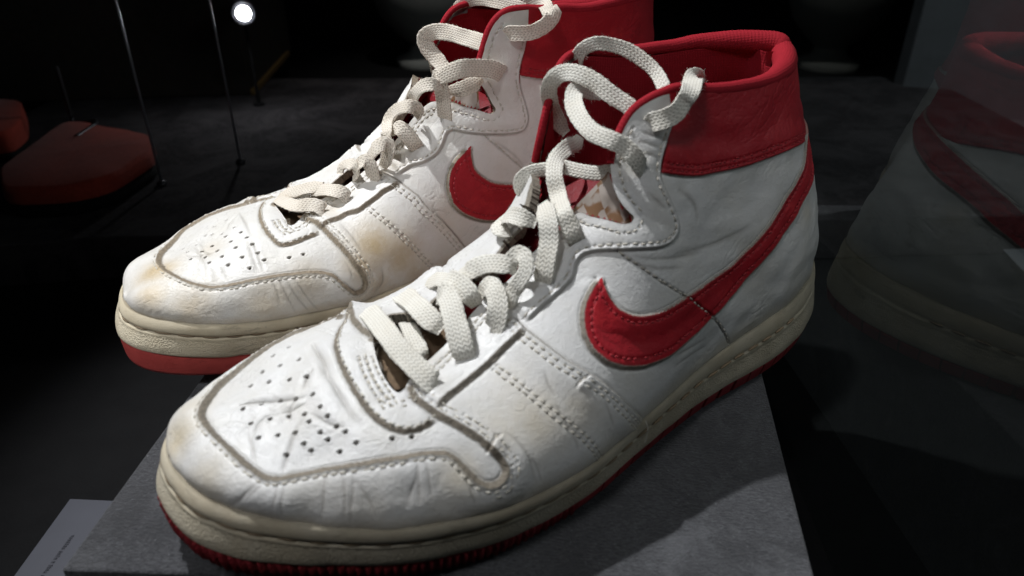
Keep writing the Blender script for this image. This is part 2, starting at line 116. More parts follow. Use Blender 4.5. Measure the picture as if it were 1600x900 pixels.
REAR={'mud':[(.7443,-.3027),(.7619,-.3454),(.7871,-.4264),(.8102,-.4921),(.8303,-.5537),(.8509,-.5605),(.8722,-.492),(.8902,-.426),(.9049,-.3269),(.9157,-.175),(.9167,.0507),(.8994,.3189),(.8754,.5132),(.8612,.5794),(.8491,.6182),(.8353,.6364),(.8242,.6433),(.7964,.6447),(.7675,.6546),(.7417,.6728),(.7272,.6821),(.7141,.6989),(.6969,.7403),(.6843,.8218),(.6762,.8697),(.6691,.9034),(.6632,.9076),(.6579,.8968),(.6551,.8685),(.6561,.8308),(.6588,.791),(.6666,.7157),(.6729,.6437),(.6852,.4975),(.6929,.3864),(.7012,.2941),(.7084,.2352),(.7099,.1522)],'ulow':[(.7233,-.2635),(.7372,-.2458),(.751,-.1158),(.7604,.0464),(.7621,.2055),(.7581,.3321),(.752,.4105),(.7401,.4351),(.7283,.4314),(.7121,.4161),(.6976,.4077)],'eye_low':[(.6906,.3925),(.6843,.3574),(.6677,.3537),(.6545,.3509),(.6406,.3755),(.6262,.3653),(.6112,.356),(.598,.3489),(.5832,.36),(.5686,.3666)],'saddle':[(.5911,.1625),(.5808,.2652),(.5677,.3698),(.5584,.439),(.5476,.5108),(.5407,.5747),(.5318,.6321),(.5112,.7384),(.4916,.8433),(.4718,.9538),(.4624,.995)],'eye_up':[(.5694,.2993),(.5483,.3254),(.5249,.3734),(.5022,.3837),(.4881,.3593),(.4782,.3249),(.473,.3188),(.4654,.3275),(.444,.3842),(.4191,.4401),(.3945,.4789),(.3788,.4925),(.364,.4973),(.3542,.491),(.3482,.4709),(.3451,.4382),(.3469,.3934),(.3506,.3408),(.3537,.3027),(.3547,.263),(.3505,.2094),(.3436,.1537),(.3403,.1183),(.3371,.0829)],'collar':[(.3536,.2606),(.3416,.2678),(.3293,.2738),(.3114,.2805),(.2708,.3004),(.2243,.3255),(.1726,.3487),(.1255,.3645),(.0648,.3808)],'logo_in':[(.4424,.4486),(.4453,.4927),(.4442,.5513),(.4381,.5904),(.4292,.6272),(.4189,.6621),(.4058,.6898),(.3891,.7125),(.3735,.7239),(.3373,.7279),(.3047,.7118),(.2715,.6845),(.23,.6263),(.19,.5712),(.1417,.5087),(.0983,.4656),(.06,.4056),(.0,.3656)],'logo_out':[(.0,.3974),(.045,.4624),(.0815,.5274),(.12,.5812),(.1633,.6331),(.2006,.6929),(.2388,.752),(.279,.8057),(.3174,.846),(.3502,.8714),(.384,.8803),(.4102,.8621),(.4322,.8378),(.4466,.8112),(.4582,.7845),(.4715,.7483),(.482,.7094),(.4897,.6674),(.4922,.6256),(.4935,.5857),(.4911,.5482),(.4864,.5146),(.4797,.4882),(.4698,.468),(.4595,.4569),(.4495,.4501)],'seam':[(.4192,.4428),(.397,.5354),(.3776,.6048),(.3577,.6723),(.3433,.7552),(.3392,.8544)],'midrow':[(.6252,.3841),(.6142,.4777),(.598,.5895),(.5822,.6975),(.5654,.8053),(.5474,.9143),(.5318,.995)],'throat':[(.3179,.0),(.3355,.0014),(.3538,.0081),(.3704,.0128),(.3823,.0226),(.3907,.0388),(.3975,.0598),(.404,.0978),(.4121,.1401),(.4145,.177),(.4136,.2247),(.4067,.2786),(.4007,.3319),(.3959,.3662),(.3996,.3773),(.4077,.3671),(.4291,.3046),(.4455,.2518),(.4588,.2042),(.4707,.1685),(.4819,.1393),(.4916,.1186),(.5049,.1094),(.519,.1036),(.5315,.1029),(.5526,.0971),(.5684,.0925),(.5838,.0892),(.6113,.0781),(.6371,.0867),(.6592,.0638),(.6774,.0586),(.6935,.0996),(.7066,.1537),(.7161,.2056),(.7245,.2351),(.73,.2125),(.7294,.1407)],'pits':[(.797,-.2095),(.7951,-.0991),(.8166,-.211),(.8173,-.0346),(.7972,-.0134),(.7911,.1083),(.8376,-.1571),(.829,-.1035),(.8574,-.0926),(.8757,-.0457),(.8763,-.1954),(.8731,.141),(.8552,.0928),(.838,.0873),(.8143,.0524),(.809,.1747),(.8317,.2096),(.8044,.2958),(.8511,.2245),(.846,.3405),(.8259,.3343),(.786,.2157),(.7826,.3205),(.8201,.4561),(.7996,.4271),(.7795,.4222),(.7945,.5491),(.7748,.5078),(.7452,.5422),(.7272,.5447)],'creases':[([(.8643,-.1123),(.861,.0919),(.8554,.2786),(.8533,.4308)],.5,1.0),([(.885,-.0139),(.8719,.1006),(.8535,.1586),(.8365,.2168)],.5,.9),([(.85,-.1565),(.8539,.0625),(.8426,.2576)],.5,.9),([(.8452,.4142),(.8439,.517),(.841,.6123)],.3,.8),([(.8313,.4441),(.8288,.5407),(.8269,.6127)],.3,.8),([(.8104,-.0353),(.7943,-.1393),(.7796,-.1739)],.4,1.0),([(.788,.2459),(.7867,.442),(.786,.6174)],.35,.9),([(.7816,.2434),(.7803,.4447),(.7796,.6119)],.35,.9),([(.775,-.2504),(.7798,.0219),(.7809,.2281)],.4,1.4),([(.7749,.6479),(.771,.783),(.7707,.9065)],.4,.9),([(.7677,.6596),(.7614,.8103),(.7542,.979)],.4,.9),([(.759,.6732),(.7502,.8435),(.736,.995)],.4,.9),([(.7499,.697),(.7367,.8736),(.7245,.995)],.3,.9),([(.6694,.3858),(.6581,.5304),(.6501,.6673)],.3,1.2),([(.6084,.5234),(.5921,.6231),(.5832,.7244)],.4,1.6),([(.6381,.9587),(.624,.9108),(.6238,.7998)],.4,1.2),([(.4061,.491),(.3767,.5823),(.3574,.6605)],.3,1.5),([(.6751,.6923),(.6707,.7683),(.6693,.8381)],.3,.9)],'stains':[((.2146,.0437,.049),.0128,.95),((.2032,.0464,.042),.0124,.85),((.2234,.0478,.043),.0096,.8),((.1956,.0467,.0311),.0095,.7),((.2172,.0501,.0336),.0107,.6),((.3069,.0119,.0467),.0104,.95),((.3125,.0268,.0435),.0084,.75),((.2985,.0394,.0397),.0111,.6),((.2685,.0503,.0375),.0128,.5),((.2498,.0484,.0424),.0105,.5),((.2826,.0146,.0528),.0065,.35),((.2255,.0206,.061),.0077,.3),((.1734,.0402,.0528),.0116,.3),((.1891,.0178,.0792),.0102,.3),((.2076,.0399,.0541),.008,.45)],'tri':[(.7443,.1328),(.7435,.2448),(.739,.334)],'laces':[([[.2414,-.0263,.0564,.17,.36,.92],[.2433,-.0029,.0621,.15,.42,.89],[.241,.0136,.0646,.18,.46,.87],[.2355,.0163,.065,.22,.53,.82],[.2318,.019,.0642,.26,.55,.79],[.2298,.0203,.0616,.26,.58,.77],[.2282,.0172,.058,.25,.59,.77]],8.5),([[.2281,-.0011,.0639,.33,.42,.84],[.2254,.0061,.0672,.38,.43,.82],[.2227,.0159,.0694,.39,.53,.76],[.219,.0197,.0686,.38,.57,.73],[.2167,.0203,.0653,.36,.6,.72],[.2152,.0172,.0625,.35,.61,.71]],8),([[.2413,-.0157,.0595,.16,.39,.91],[.2359,-.0079,.0632,.24,.39,.89],[.2295,-.0019,.066,.34,.4,.85],[.2236,.0038,.0681,.4,.42,.81]],8),([[.2134,.0016,.0713,.47,.41,.78],[.2125,.0012,.0748,.47,.38,.8],[.2106,.0052,.0777,.48,.37,.79],[.2105,.0149,.0791,.5,.4,.76],[.2096,.0141,.0753,.45,.56,.7],[.2097,.0094,.0705,.43,.56,.71]],7),([[.2097,.0107,.0749,.46,.54,.7],[.208,.0167,.0805,.52,.4,.75],[.2053,.0187,.0826,.49,.56,.66],[.2039,.0206,.079,.46,.6,.66],[.2035,.021,.0744,.41,.63,.66],[.2021,.0173,.0695,.39,.65,.66]],7.5),([[.2012,.0117,.0796,.49,.57,.66],[.2015,.0184,.0863,.58,.38,.72],[.1979,.02,.0894,.54,.58,.61],[.1941,.0202,.0887,.53,.61,.59],[.1951,.0196,.0825,.48,.63,.61],[.1965,.0169,.0764,.44,.64,.63]],8.5),([[.1921,.0126,.0855,.52,.61,.6],[.1921,.0147,.0926,.65,.36,.67],[.1877,.0078,.0961,.68,.29,.67],[.1845,.0101,.1014,.73,.27,.62],[.1829,.0209,.106,.64,.61,.46],[.1778,.0213,.1041,.65,.64,.42],[.1763,.0157,.0986,.61,.65,.44]],7.5),([[.1888,.0133,.0923,.57,.6,.56],[.1863,.0176,.095,.57,.63,.53],[.1836,.0208,.0915,.53,.67,.52],[.1808,.0222,.0869,.48,.72,.51],[.1777,.02,.0827,.45,.74,.49]],9),([[.1761,.0147,.1041,.66,.63,.42],[.1782,.0201,.1107,.69,.6,.39],[.1774,.0263,.1157,.72,.6,.35],[.1739,.0316,.1176,.72,.63,.3],[.1696,.0322,.1159,.69,.67,.27]],7.5),([[.1695,.0255,.1174,.72,.63,.29],[.1702,.0299,.1205,.73,.63,.27],[.1698,.0314,.1176,.71,.65,.27],[.1682,.0295,.1108,.67,.68,.28],[.1665,.0276,.1039,.63,.72,.3],[.1652,.0258,.0988,.6,.73,.31],[.1634,.0227,.0965,.59,.74,.31]],9),([[.1705,.0317,.1195,.72,.64,.27],[.1677,.0357,.1226,.69,.68,.24],[.1622,.0381,.1245,.6,.77,.21],[.154,.0386,.1241,.47,.86,.18],[.146,.0385,.1225,.39,.91,.16],[.1404,.0372,.1198,.35,.92,.15],[.1353,.0329,.117,.34,.93,.15]],9.5),([[.1646,.0289,.1126,.66,.71,.26],[.1599,.0344,.1142,.56,.8,.23],[.1541,.0353,.116,.48,.86,.2],[.1487,.0332,.1176,.43,.89,.18]],8.5),([[.1389,.024,.1304,.49,.85,.2],[.1413,.018,.1311,.48,.86,.2],[.143,.006,.1314,.46,.87,.19],[.1468,-.004,.1323,.44,.88,.19],[.1513,-.011,.1319,.43,.89,.19],[.1547,-.015,.1287,.41,.89,.19],[.154,-.014,.1237,.42,.89,.21],[.1511,-.01,.1186,.42,.88,.22],[.1484,-.004,.1148,.43,.87,.23]],9.5),([[.1126,.016,.1442,.53,.83,.16],[.116,.008,.1446,.52,.84,.16],[.1203,-.0,.1457,.5,.85,.15],[.125,-.009,.1462,.48,.86,.15],[.1288,-.016,.1443,.47,.87,.15],[.1316,-.021,.14,.46,.88,.16],[.1322,-.024,.1338,.45,.88,.17],[.1316,-.025,.1276,.45,.87,.19]],7.8),([[.1348,.0318,.1358,.37,.92,.12],[.1351,.0363,.1374,.36,.93,.12],[.1311,.0402,.1376,.33,.94,.11],[.1254,.0436,.1385,.31,.95,.1],[.12,.0462,.1418,.29,.95,.1],[.117,.0474,.1466,.28,.96,.09],[.1181,.0452,.1471,.29,.95,.09],[.1118,.028,.1484,.55,.82,.15],[.1116,.018,.1456,.54,.83,.16],[.1127,.012,.143,.53,.84,.16]],8.4)]}
TAG=[[.1031,.004,.1314],[.0992,.004,.1336],[.0969,.004,.133],[.0869,.004,.1264],[.09,.004,.1245],[.1001,.004,.1266]]
THREAD=[[.1671,.0585,.0284],[.1678,.0605,.0268],[.1682,.061,.0237],[.1693,.0615,.0209]]

GR=np.random.default_rng(5).normal(size=(256,3)); GR/=np.linalg.norm(GR,axis=1)[:,None]
PM=np.random.default_rng(6).permutation(256)
ROT=np.linalg.qr(np.random.default_rng(7).normal(size=(3,3)))[0]
def noise(P,scale,seed=0):
    """gradient noise, about -1..1, at points (n,3)"""
    Q=(np.asarray(P)@ROT)*scale+seed*17.31; I=np.floor(Q).astype(np.int64); f=Q-I; g=f*f*f*(f*(f*6-15)+10); out=0
    for dx in(0,1):
        for dy in(0,1):
            for dz in(0,1):
                w=(g[...,0] if dx else 1-g[...,0])*(g[...,1] if dy else 1-g[...,1])*(g[...,2] if dz else 1-g[...,2])
                h=PM[(PM[(PM[(I[...,0]+dx)&255]+I[...,1]+dy)&255]+I[...,2]+dz)&255]; G=GR[h]
                out=out+w*(G[...,0]*(f[...,0]-dx)+G[...,1]*(f[...,1]-dy)+G[...,2]*(f[...,2]-dz))
    return out*1.5
def fbm(P,scale,seed=0,o=3):
    P=np.asarray(P); s=0
    for k in range(o): s=s+noise(P,scale*2**k,seed+k)*.5**k; P=P@ROT
    return s
def sst(a,b,x):
    t=np.clip((x-a)/(b-a),0,1); return t*t*(3-2*t)
def dense(pts,step,smooth=True):
    """resample a polyline (n,k) at about step, rounding the corners a little"""
    P=np.asarray(pts,float)
    if smooth and len(P)>2:
        d=np.r_[0,np.cumsum(np.maximum(np.linalg.norm(np.diff(P[:,:3],axis=0),axis=1)**.5,1e-6))]
        m=np.zeros_like(P); m[1:-1]=(P[2:]-P[:-2])/(d[2:]-d[:-2])[:,None]; m[0]=(P[1]-P[0])/(d[1]-d[0]); m[-1]=(P[-1]-P[-2])/(d[-1]-d[-2])
        out=[]
        for i in range(len(P)-1):
            t=np.linspace(0,1,12,endpoint=False)[:,None]; h=d[i+1]-d[i]
            out.append((2*t**3-3*t**2+1)*P[i]+(t**3-2*t**2+t)*h*m[i]+(-2*t**3+3*t**2)*P[i+1]+(t**3-t**2)*h*m[i+1])
        P=np.concatenate(out+[P[-1:]])
    s=np.r_[0,np.cumsum(np.linalg.norm(np.diff(P[:,:3],axis=0),axis=1))]
    n=max(2,int(round(s[-1]/step))+1); t=np.linspace(0,s[-1],n)
    return np.stack([np.interp(t,s,P[:,k]) for k in range(P.shape[1])],1)
def inpoly(x,y,poly):
    p=np.asarray(poly); r=np.zeros(x.shape,bool); j=len(p)-1
    for i in range(len(p)):
        xi,yi=p[i]; xj,yj=p[j]
        if yi!=yj: r^=((yi>y)!=(yj>y))&(x<(xj-xi)*(y-yi)/(yj-yi)+xi)
        j=i
    return r

# ------------------------------------------------------------------ materials
def mat(name): 
    m=bpy.data.materials.new(name); m.use_nodes=True; nt=m.node_tree; nt.nodes.clear()
    o=nt.nodes.new('ShaderNodeOutputMaterial'); b=nt.nodes.new('ShaderNodeBsdfPrincipled'); nt.links.new(b.outputs[0],o.inputs[0])
    return m,nt,b
def N(nt,t,**k):
    n=nt.nodes.new(t)
    for a,v in k.items():
        if a.startswith('i_'): n.inputs[int(a[2:]) if a[2:].isdigit() else a[2:]].default_value=v
        else: setattr(n,a,v)
    return n
def mix(nt,fac,a,b,mode='MIX'):
    m=N(nt,'ShaderNodeMix',data_type='RGBA',blend_type=mode)
    for s,v in((m.inputs[0],fac),(m.inputs[6],a),(m.inputs[7],b)):
        if hasattr(v,'links'): nt.links.new(v,s)
        else: s.default_value=v if not isinstance(v,tuple) or len(v)==4 else v+(1,)
    return m.outputs[2]
def math_(nt,op,a,b=None,c=None):
    m=N(nt,'ShaderNodeMath',operation=op)
    for s,v in zip(m.inputs,(a,b,c)):
        if v is None: continue
        if hasattr(v,'links'): nt.links.new(v,s)
        else: s.default_value=v
    return m.outputs[0]
def coord(nt,kind='Object'): return N(nt,'ShaderNodeTexCoord').outputs[kind]
def tex(nt,co,scale,detail=3,rough=.5,dist=0.):
    n=N(nt,'ShaderNodeTexNoise'); n.inputs['Scale'].default_value=scale; n.inputs['Detail'].default_value=detail
    n.inputs['Roughness'].default_value=rough; n.inputs['Distortion'].default_value=dist; nt.links.new(co,n.inputs['Vector']); return n.outputs[0]
def ramp(nt,x,a,b):
    n=N(nt,'ShaderNodeMapRange',interpolation_type='SMOOTHSTEP'); nt.links.new(x,n.inputs[0]); n.inputs[1].default_value=a; n.inputs[2].default_value=b; return n.outputs[0]
def bump(nt,b,h,strength,dist,prev=None):
    n=N(nt,'ShaderNodeBump'); n.inputs['Strength'].default_value=strength; n.inputs['Distance'].default_value=dist
    nt.links.new(h,n.inputs['Height'])
    if prev is not None: nt.links.new(prev,n.inputs['Normal'])
    nt.links.new(n.outputs[0],b.inputs['Normal']); return n.outputs[0]
def attr(nt,name): 
    return N(nt,'ShaderNodeAttribute',attribute_name=name).outputs['Fac']
def leather(name,base,raw,grain=1200,rough=.33,wear=(.60,.51,.355),alt=None):
    m,nt,b=mat(name); co=coord(nt)
    n1=tex(nt,co,60,5,.6); n2=tex(nt,co,700,3,.6)
    c=mix(nt,ramp(nt,n1,.35,.75),base,tuple(x*y for x,y in zip(base,(.93,.915,.88))))
    if alt: c=mix(nt,ramp(nt,tex(nt,co,150,6,.7,.6),.62,.74),c,alt)
    if alt:
        mp=N(nt,'ShaderNodeMapping'); mp.inputs['Scale'].default_value=(1,1,.35); mp.inputs['Rotation'].default_value=(.4,.5,.2); nt.links.new(co,mp.inputs['Vector'])
        c=mix(nt,math_(nt,'MULTIPLY',ramp(nt,tex(nt,mp.outputs[0],420,6,.8,1.2),.56,.70),.45),c,tuple(x*.45 for x in base))
        c=mix(nt,math_(nt,'MULTIPLY',ramp(nt,tex(nt,co,65,6,.75,.5),.50,.68),.35),c,tuple(min(1,x*1.3) for x in alt))
    st=math_(nt,'MULTIPLY',attr(nt,'stain'),ramp(nt,tex(nt,co,130,6,.65,.4),.05,.6))
    c=mix(nt,st,c,wear)
    # soiling in creases, plus painted shade in creases and pits
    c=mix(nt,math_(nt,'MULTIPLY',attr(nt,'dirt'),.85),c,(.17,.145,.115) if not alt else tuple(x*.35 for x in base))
    c=mix(nt,ramp(nt,attr(nt,'dirt'),.80,1.0),c,(.025,.02,.016))  # near-black shade inside the perforations, painted in
    rw=mix(nt,ramp(nt,n2,.3,.7),raw,tuple(x*.62 for x in raw))
    rr=attr(nt,'raw'); c=mix(nt,rr,c,rw)
    nt.links.new(c,b.inputs['Base Color'])
    nt.links.new(math_(nt,'ADD',math_(nt,'MULTIPLY',n1,.25),math_(nt,'ADD',math_(nt,'MULTIPLY',rr,.3),rough-.12)),b.inputs['Roughness'])
    b.inputs['Specular IOR Level'].default_value=.28 if alt else .5
    vo=N(nt,'ShaderNodeTexVoronoi',feature='DISTANCE_TO_EDGE'); vo.inputs['Scale'].default_value=grain; nt.links.new(co,vo.inputs['Vector'])
    v2=N(nt,'ShaderNodeTexVoronoi',feature='DISTANCE_TO_EDGE'); v2.inputs['Scale'].default_value=grain*.22; v2.inputs['Randomness'].default_value=1
    wob=N(nt,'ShaderNodeVectorMath',operation='MULTIPLY_ADD'); nw=N(nt,'ShaderNodeTexNoise'); nw.inputs['Scale'].default_value=300; nt.links.new(co,nw.inputs['Vector'])
    nt.links.new(nw.outputs['Color'],wob.inputs[0]); wob.inputs[1].default_value=(.004,.004,.004); nt.links.new(co,wob.inputs[2]); nt.links.new(wob.outputs[0],v2.inputs['Vector'])
    p=bump(nt,b,tex(nt,co,320,5,.7,.8),.42,.0008)
    p=bump(nt,b,math_(nt,'MINIMUM',v2.outputs['Distance'],.06),.16,.0014,p)
    p=bump(nt,b,math_(nt,'MINIMUM',vo.outputs['Distance'],.18),.35,.0006,p)
    fz=math_(nt,'MULTIPLY',rr,tex(nt,co,2200,2)); bump(nt,b,fz,.9,.0006,p)
    return m
M={}
M['white']=leather('white_leather',(.76,.755,.745),(.29,.25,.195))
M['white_tan']=leather('aged_white_leather',(.78,.765,.735),(.34,.275,.195),wear=(.56,.435,.26))
M['red']=leather('red_leather',(.42,.013,.024),(.46,.33,.28),rough=.46,wear=(.30,.03,.03),alt=(.50,.026,.030))
M['darkred']=leather('dark_red_leather',(.19,.008,.014),(.30,.03,.03),rough=.45,wear=(.2,.02,.03),alt=(.21,.012,.016))  # tongue red, darkened to carry the shade under the laces
def cloth(name,c1,c2,scale,rough=.9,strength=.6,sheen=.3):
    m,nt,b=mat(name); co=coord(nt); n=tex(nt,co,scale,4,.7); f=tex(nt,co,scale*.07,4,.6)
    nt.links.new(mix(nt,ramp(nt,math_(nt,'ADD',math_(nt,'MULTIPLY',n,.6),math_(nt,'MULTIPLY',f,.4)),.3,.7),c1,c2),b.inputs['Base Color'])
    b.inputs['Roughness'].default_value=rough; b.inputs['Specular IOR Level'].default_value=.2; b.inputs['Sheen Weight'].default_value=sheen
    bump(nt,b,n,strength,.0008); return m
def knit(name,c1,c2):
    m,nt,b=mat(name); uv=coord(nt,'UV'); co=coord(nt)
    w=N(nt,'ShaderNodeTexWave',wave_type='BANDS',bands_direction='X'); w.inputs['Scale'].default_value=.314/.0016*1; w.inputs['Distortion'].default_value=1.2; w.inputs['Detail'].default_value=1; nt.links.new(uv,w.inputs['Vector'])
    w2=N(nt,'ShaderNodeTexWave',wave_type='BANDS',bands_direction='Y'); w2.inputs['Scale'].default_value=.314/.0012; w2.inputs['Distortion'].default_value=1.5; nt.links.new(uv,w2.inputs['Vector'])
    h=math_(nt,'ADD',w.outputs['Fac'],math_(nt,'MULTIPLY',w2.outputs['Fac'],.5))
    nt.links.new(mix(nt,math_(nt,'MULTIPLY',tex(nt,co,900,3),.9),c1,c2),b.inputs['Base Color'])
    b.inputs['Roughness'].default_value=.85; b.inputs['Specular IOR Level'].default_value=.2
    p=bump(nt,b,h,.30,.0003); bump(nt,b,tex(nt,co,2500,2),.4,.0003,p); return m
M['knit']=knit('red_knit_lining',(.40,.016,.028),(.27,.009,.018))
def lace_mat(name,c1,c2):
    m,nt,b=mat(name); uv=coord(nt,'UV'); co=coord(nt)
    sx=N(nt,'ShaderNodeSeparateXYZ'); nt.links.new(uv,sx.inputs[0])
    # herringbone: chevrons mirrored about columns of plaited yarn
    col=math_(nt,'PINGPONG',sx.outputs[1],.0011)
    ph=math_(nt,'ADD',sx.outputs[0],math_(nt,'MULTIPLY',col,1.0))
    st=math_(nt,'SINE',math_(nt,'MULTIPLY',ph,2*math.pi/.0017))
    cl=math_(nt,'SINE',math_(nt,'MULTIPLY',sx.outputs[1],2*math.pi/.0011))
    h=math_(nt,'ADD',math_(nt,'MULTIPLY',st,.5),math_(nt,'MULTIPLY',cl,.35))
    n=math_(nt,'ADD',math_(nt,'MULTIPLY',tex(nt,co,320,4,.7),.5),math_(nt,'MULTIPLY',tex(nt,co,55,4,.65),.5))
    c=mix(nt,ramp(nt,n,.35,.7),c1,c2); c=mix(nt,ramp(nt,h,-.1,-.75),c,tuple(x*.72 for x in c2))
    nt.links.new(c,b.inputs['Base Color']); b.inputs['Roughness'].default_value=.88; b.inputs['Specular IOR Level'].default_value=.2; b.inputs['Sheen Weight'].default_value=.15
    p=bump(nt,b,h,.42,.00035); bump(nt,b,tex(nt,co,2600,2),.45,.0003,p); return m
M['lace']=lace_mat('cream_cotton_lace',(.86,.84,.77),(.78,.74,.65))
M['lace2']=lace_mat('aged_cotton_lace',(.82,.76,.67),(.72,.645,.54))
def rubber(name,base,alt,scale,strength,rough=.55,spots=None):
    m,nt,b=mat(name); co=coord(nt)
    c=mix(nt,ramp(nt,tex(nt,co,45,6,.65),.35,.7),base,alt)
    mp=N(nt,'ShaderNodeMapping'); mp.inputs['Scale'].default_value=(1,1,4.5); nt.links.new(co,mp.inputs['Vector'])
    c=mix(nt,math_(nt,'MULTIPLY',ramp(nt,tex(nt,mp.outputs[0],70,7,.75,1.),.54,.68),.55),c,tuple(x*.55 for x in alt))
    c=mix(nt,math_(nt,'MULTIPLY',ramp(nt,tex(nt,co,420,3,.7),.62,.74),.4),c,tuple(x*.5 for x in alt))
    c=mix(nt,math_(nt,'MULTIPLY',attr(nt,'dirt'),.9),c,(.12,.095,.06))
    c=mix(nt,attr(nt,'raw'),c,(.36,.30,.21))
    nt.links.new(c,b.inputs['Base Color']); b.inputs['Roughness'].default_value=rough; b.inputs['Specular IOR Level'].default_value=.35
    h=math_(nt,'MULTIPLY',tex(nt,co,scale,2,.5),attr(nt,'rough_band')); p=bump(nt,b,h,strength,.0007); bump(nt,b,tex(nt,co,500,3),.12,.0005,p); return m
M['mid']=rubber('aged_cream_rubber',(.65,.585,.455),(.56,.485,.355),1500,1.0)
M['out']=rubber('dark_red_rubber',(.30,.026,.034),(.20,.018,.024),900,.9,.7)  # front sole red with its shade mixed into the colour
M['mid2']=rubber('cream_rubber',(.74,.66,.50),(.66,.57,.41),1500,.8)  # rear midsole, colour lightened to look more lit
M['out2']=rubber('dusty_red_rubber',(.56,.085,.075),(.47,.062,.058),900,.5,.6)  # same sole red, lightened for the brightly lit rear toe
def suede():
    m,nt,b=mat('grey_suede'); co=coord(nt); mp=N(nt,'ShaderNodeMapping'); mp.inputs['Rotation'].default_value=(0,0,.6); mp.inputs['Scale'].default_value=(1,2.6,1); nt.links.new(co,mp.inputs['Vector'])
    n=tex(nt,mp.outputs[0],430,5,.8,.5); f=tex(nt,co,34,6,.7,1.2); sp=tex(nt,co,1100,2)
    c=mix(nt,ramp(nt,n,.3,.72),(.026,.027,.031),(.120,.122,.134)); c=mix(nt,math_(nt,'MULTIPLY',ramp(nt,f,.42,.62),.75),c,(.040,.041,.046)); c=mix(nt,math_(nt,'MULTIPLY',ramp(nt,tex(nt,co,19,6,.7,1.5),.52,.66),.5),c,(.15,.153,.165)); c=mix(nt,ramp(nt,sp,.62,.8),c,(.24,.24,.26))
    nt.links.new(c,b.inputs['Base Color']); b.inputs['Roughness'].default_value=.95; b.inputs['Specular IOR Level'].default_value=.1; b.inputs['Sheen Weight'].default_value=.2
    p=bump(nt,b,n,1.,.0012); bump(nt,b,sp,.6,.0005,p); return m
M['suede']=suede()
M['black']=cloth('black_cloth',(.010,.010,.011),(.016,.016,.017),500,.9,.3,.0)
def plain(name,c,rough=.5,metal=0.):
    m,nt,b=mat(name); co=coord(nt); n=tex(nt,co,80,4)
    nt.links.new(mix(nt,n,c,tuple(x*.8 for x in c)),b.inputs['Base Color']); b.inputs['Roughness'].default_value=rough; b.inputs['Metallic'].default_value=metal
    bump(nt,b,n,.05,.001); return m

# ------------------------------------------------------------------ object helpers
def tag(o,label=None,cat=None,group=None,kind=None):
    for k,v in(('label',label),('category',cat),('group',group),('kind',kind)):
        if v: o[k]=v
    return o
def mesh_obj(name,V,Fc,m,parent=None,attrs=None,normals=None,uv=None,smooth=True):
    V=np.asarray(V,np.float32); me=bpy.data.meshes.new(name)
    if isinstance(Fc,np.ndarray):
        k=Fc.shape[1]; me.vertices.add(len(V)); me.vertices.foreach_set('co',V.ravel()); me.loops.add(Fc.size); me.loops.foreach_set('vertex_index',Fc.astype(np.int32).ravel())
        me.polygons.add(len(Fc)); me.polygons.foreach_set('loop_start',np.arange(0,Fc.size,k,dtype=np.int32)); me.update(calc_edges=True)
        flat=Fc.ravel()
    else:
        me.from_pydata(V.tolist(),[],[list(map(int,f)) for f in Fc]); flat=np.concatenate([np.asarray(f) for f in Fc])
    me.validate()
    if uv is not None:
        l=me.uv_layers.new(name='UVMap'); l.data.foreach_set('uv',np.asarray(uv,np.float32)[flat].ravel())
    for a,v in (attrs or {}).items():
        at=me.attributes.new(a,'FLOAT','POINT'); at.data.foreach_set('value',np.asarray(v,np.float32))
    me.polygons.foreach_set('use_smooth',np.full(len(me.polygons),smooth))
    if normals is not None: me.normals_split_custom_set_from_vertices(np.asarray(normals,np.float32).tolist())
    me.materials.append(m); o=bpy.data.objects.new(name,me); COL.objects.link(o)
    if parent: o.parent=parent
    return o
def empty(name,loc,rz=0):
    o=bpy.data.objects.new(name,None); COL.objects.link(o); o.location=loc; o.rotation_euler=(0,0,rz); o.empty_display_size=.05; return o
def gridfaces(n,m,closed_n=False,closed_m=False,flip=False):
    i=np.arange(n if closed_n else n-1)[:,None]; j=np.arange(m if closed_m else m-1)[None,:]
    a=i*m+j; b=((i+1)%n)*m+j; c=((i+1)%n)*m+(j+1)%m; d=i*m+(j+1)%m
    q=np.stack([a,b,c,d],-1).reshape(-1,4); return q[:,::-1] if flip else q
def frames(P,hint=None):
    """tangents and normals along a polyline; hint normals are made square to the tangent"""
    t=np.gradient(P,axis=0); t/=np.linalg.norm(t,axis=1)[:,None]+1e-12
    n=np.array(hint,float) if hint is not None else np.tile([0,0,1.],(len(P),1))
    n=n-(n*t).sum(1)[:,None]*t; n/=np.linalg.norm(n,axis=1)[:,None]+1e-12
    return t,n,np.cross(t,n)
def tube(P,r,k=8,cap=True,hint=None,closed=False):
    P=np.asarray(P,float); r=np.broadcast_to(r,(len(P),)); t,n,b=frames(P,hint if hint is not None else (np.tile([0,0,1.],(len(P),1))))
    a=np.linspace(0,2*np.pi,k,endpoint=False)
    V=P[:,None]+r[:,None,None]*(np.cos(a)[None,:,None]*n[:,None]+np.sin(a)[None,:,None]*b[:,None])
    s=np.r_[0,np.cumsum(np.linalg.norm(np.diff(P,axis=0),axis=1))]
    uv=np.stack([np.broadcast_to(s[:,None],(len(P),k)),np.broadcast_to(a[None]*r[:,None],(len(P),k))],-1).reshape(-1,2)
    return V.reshape(-1,3),gridfaces(len(P),k,closed,True),uv
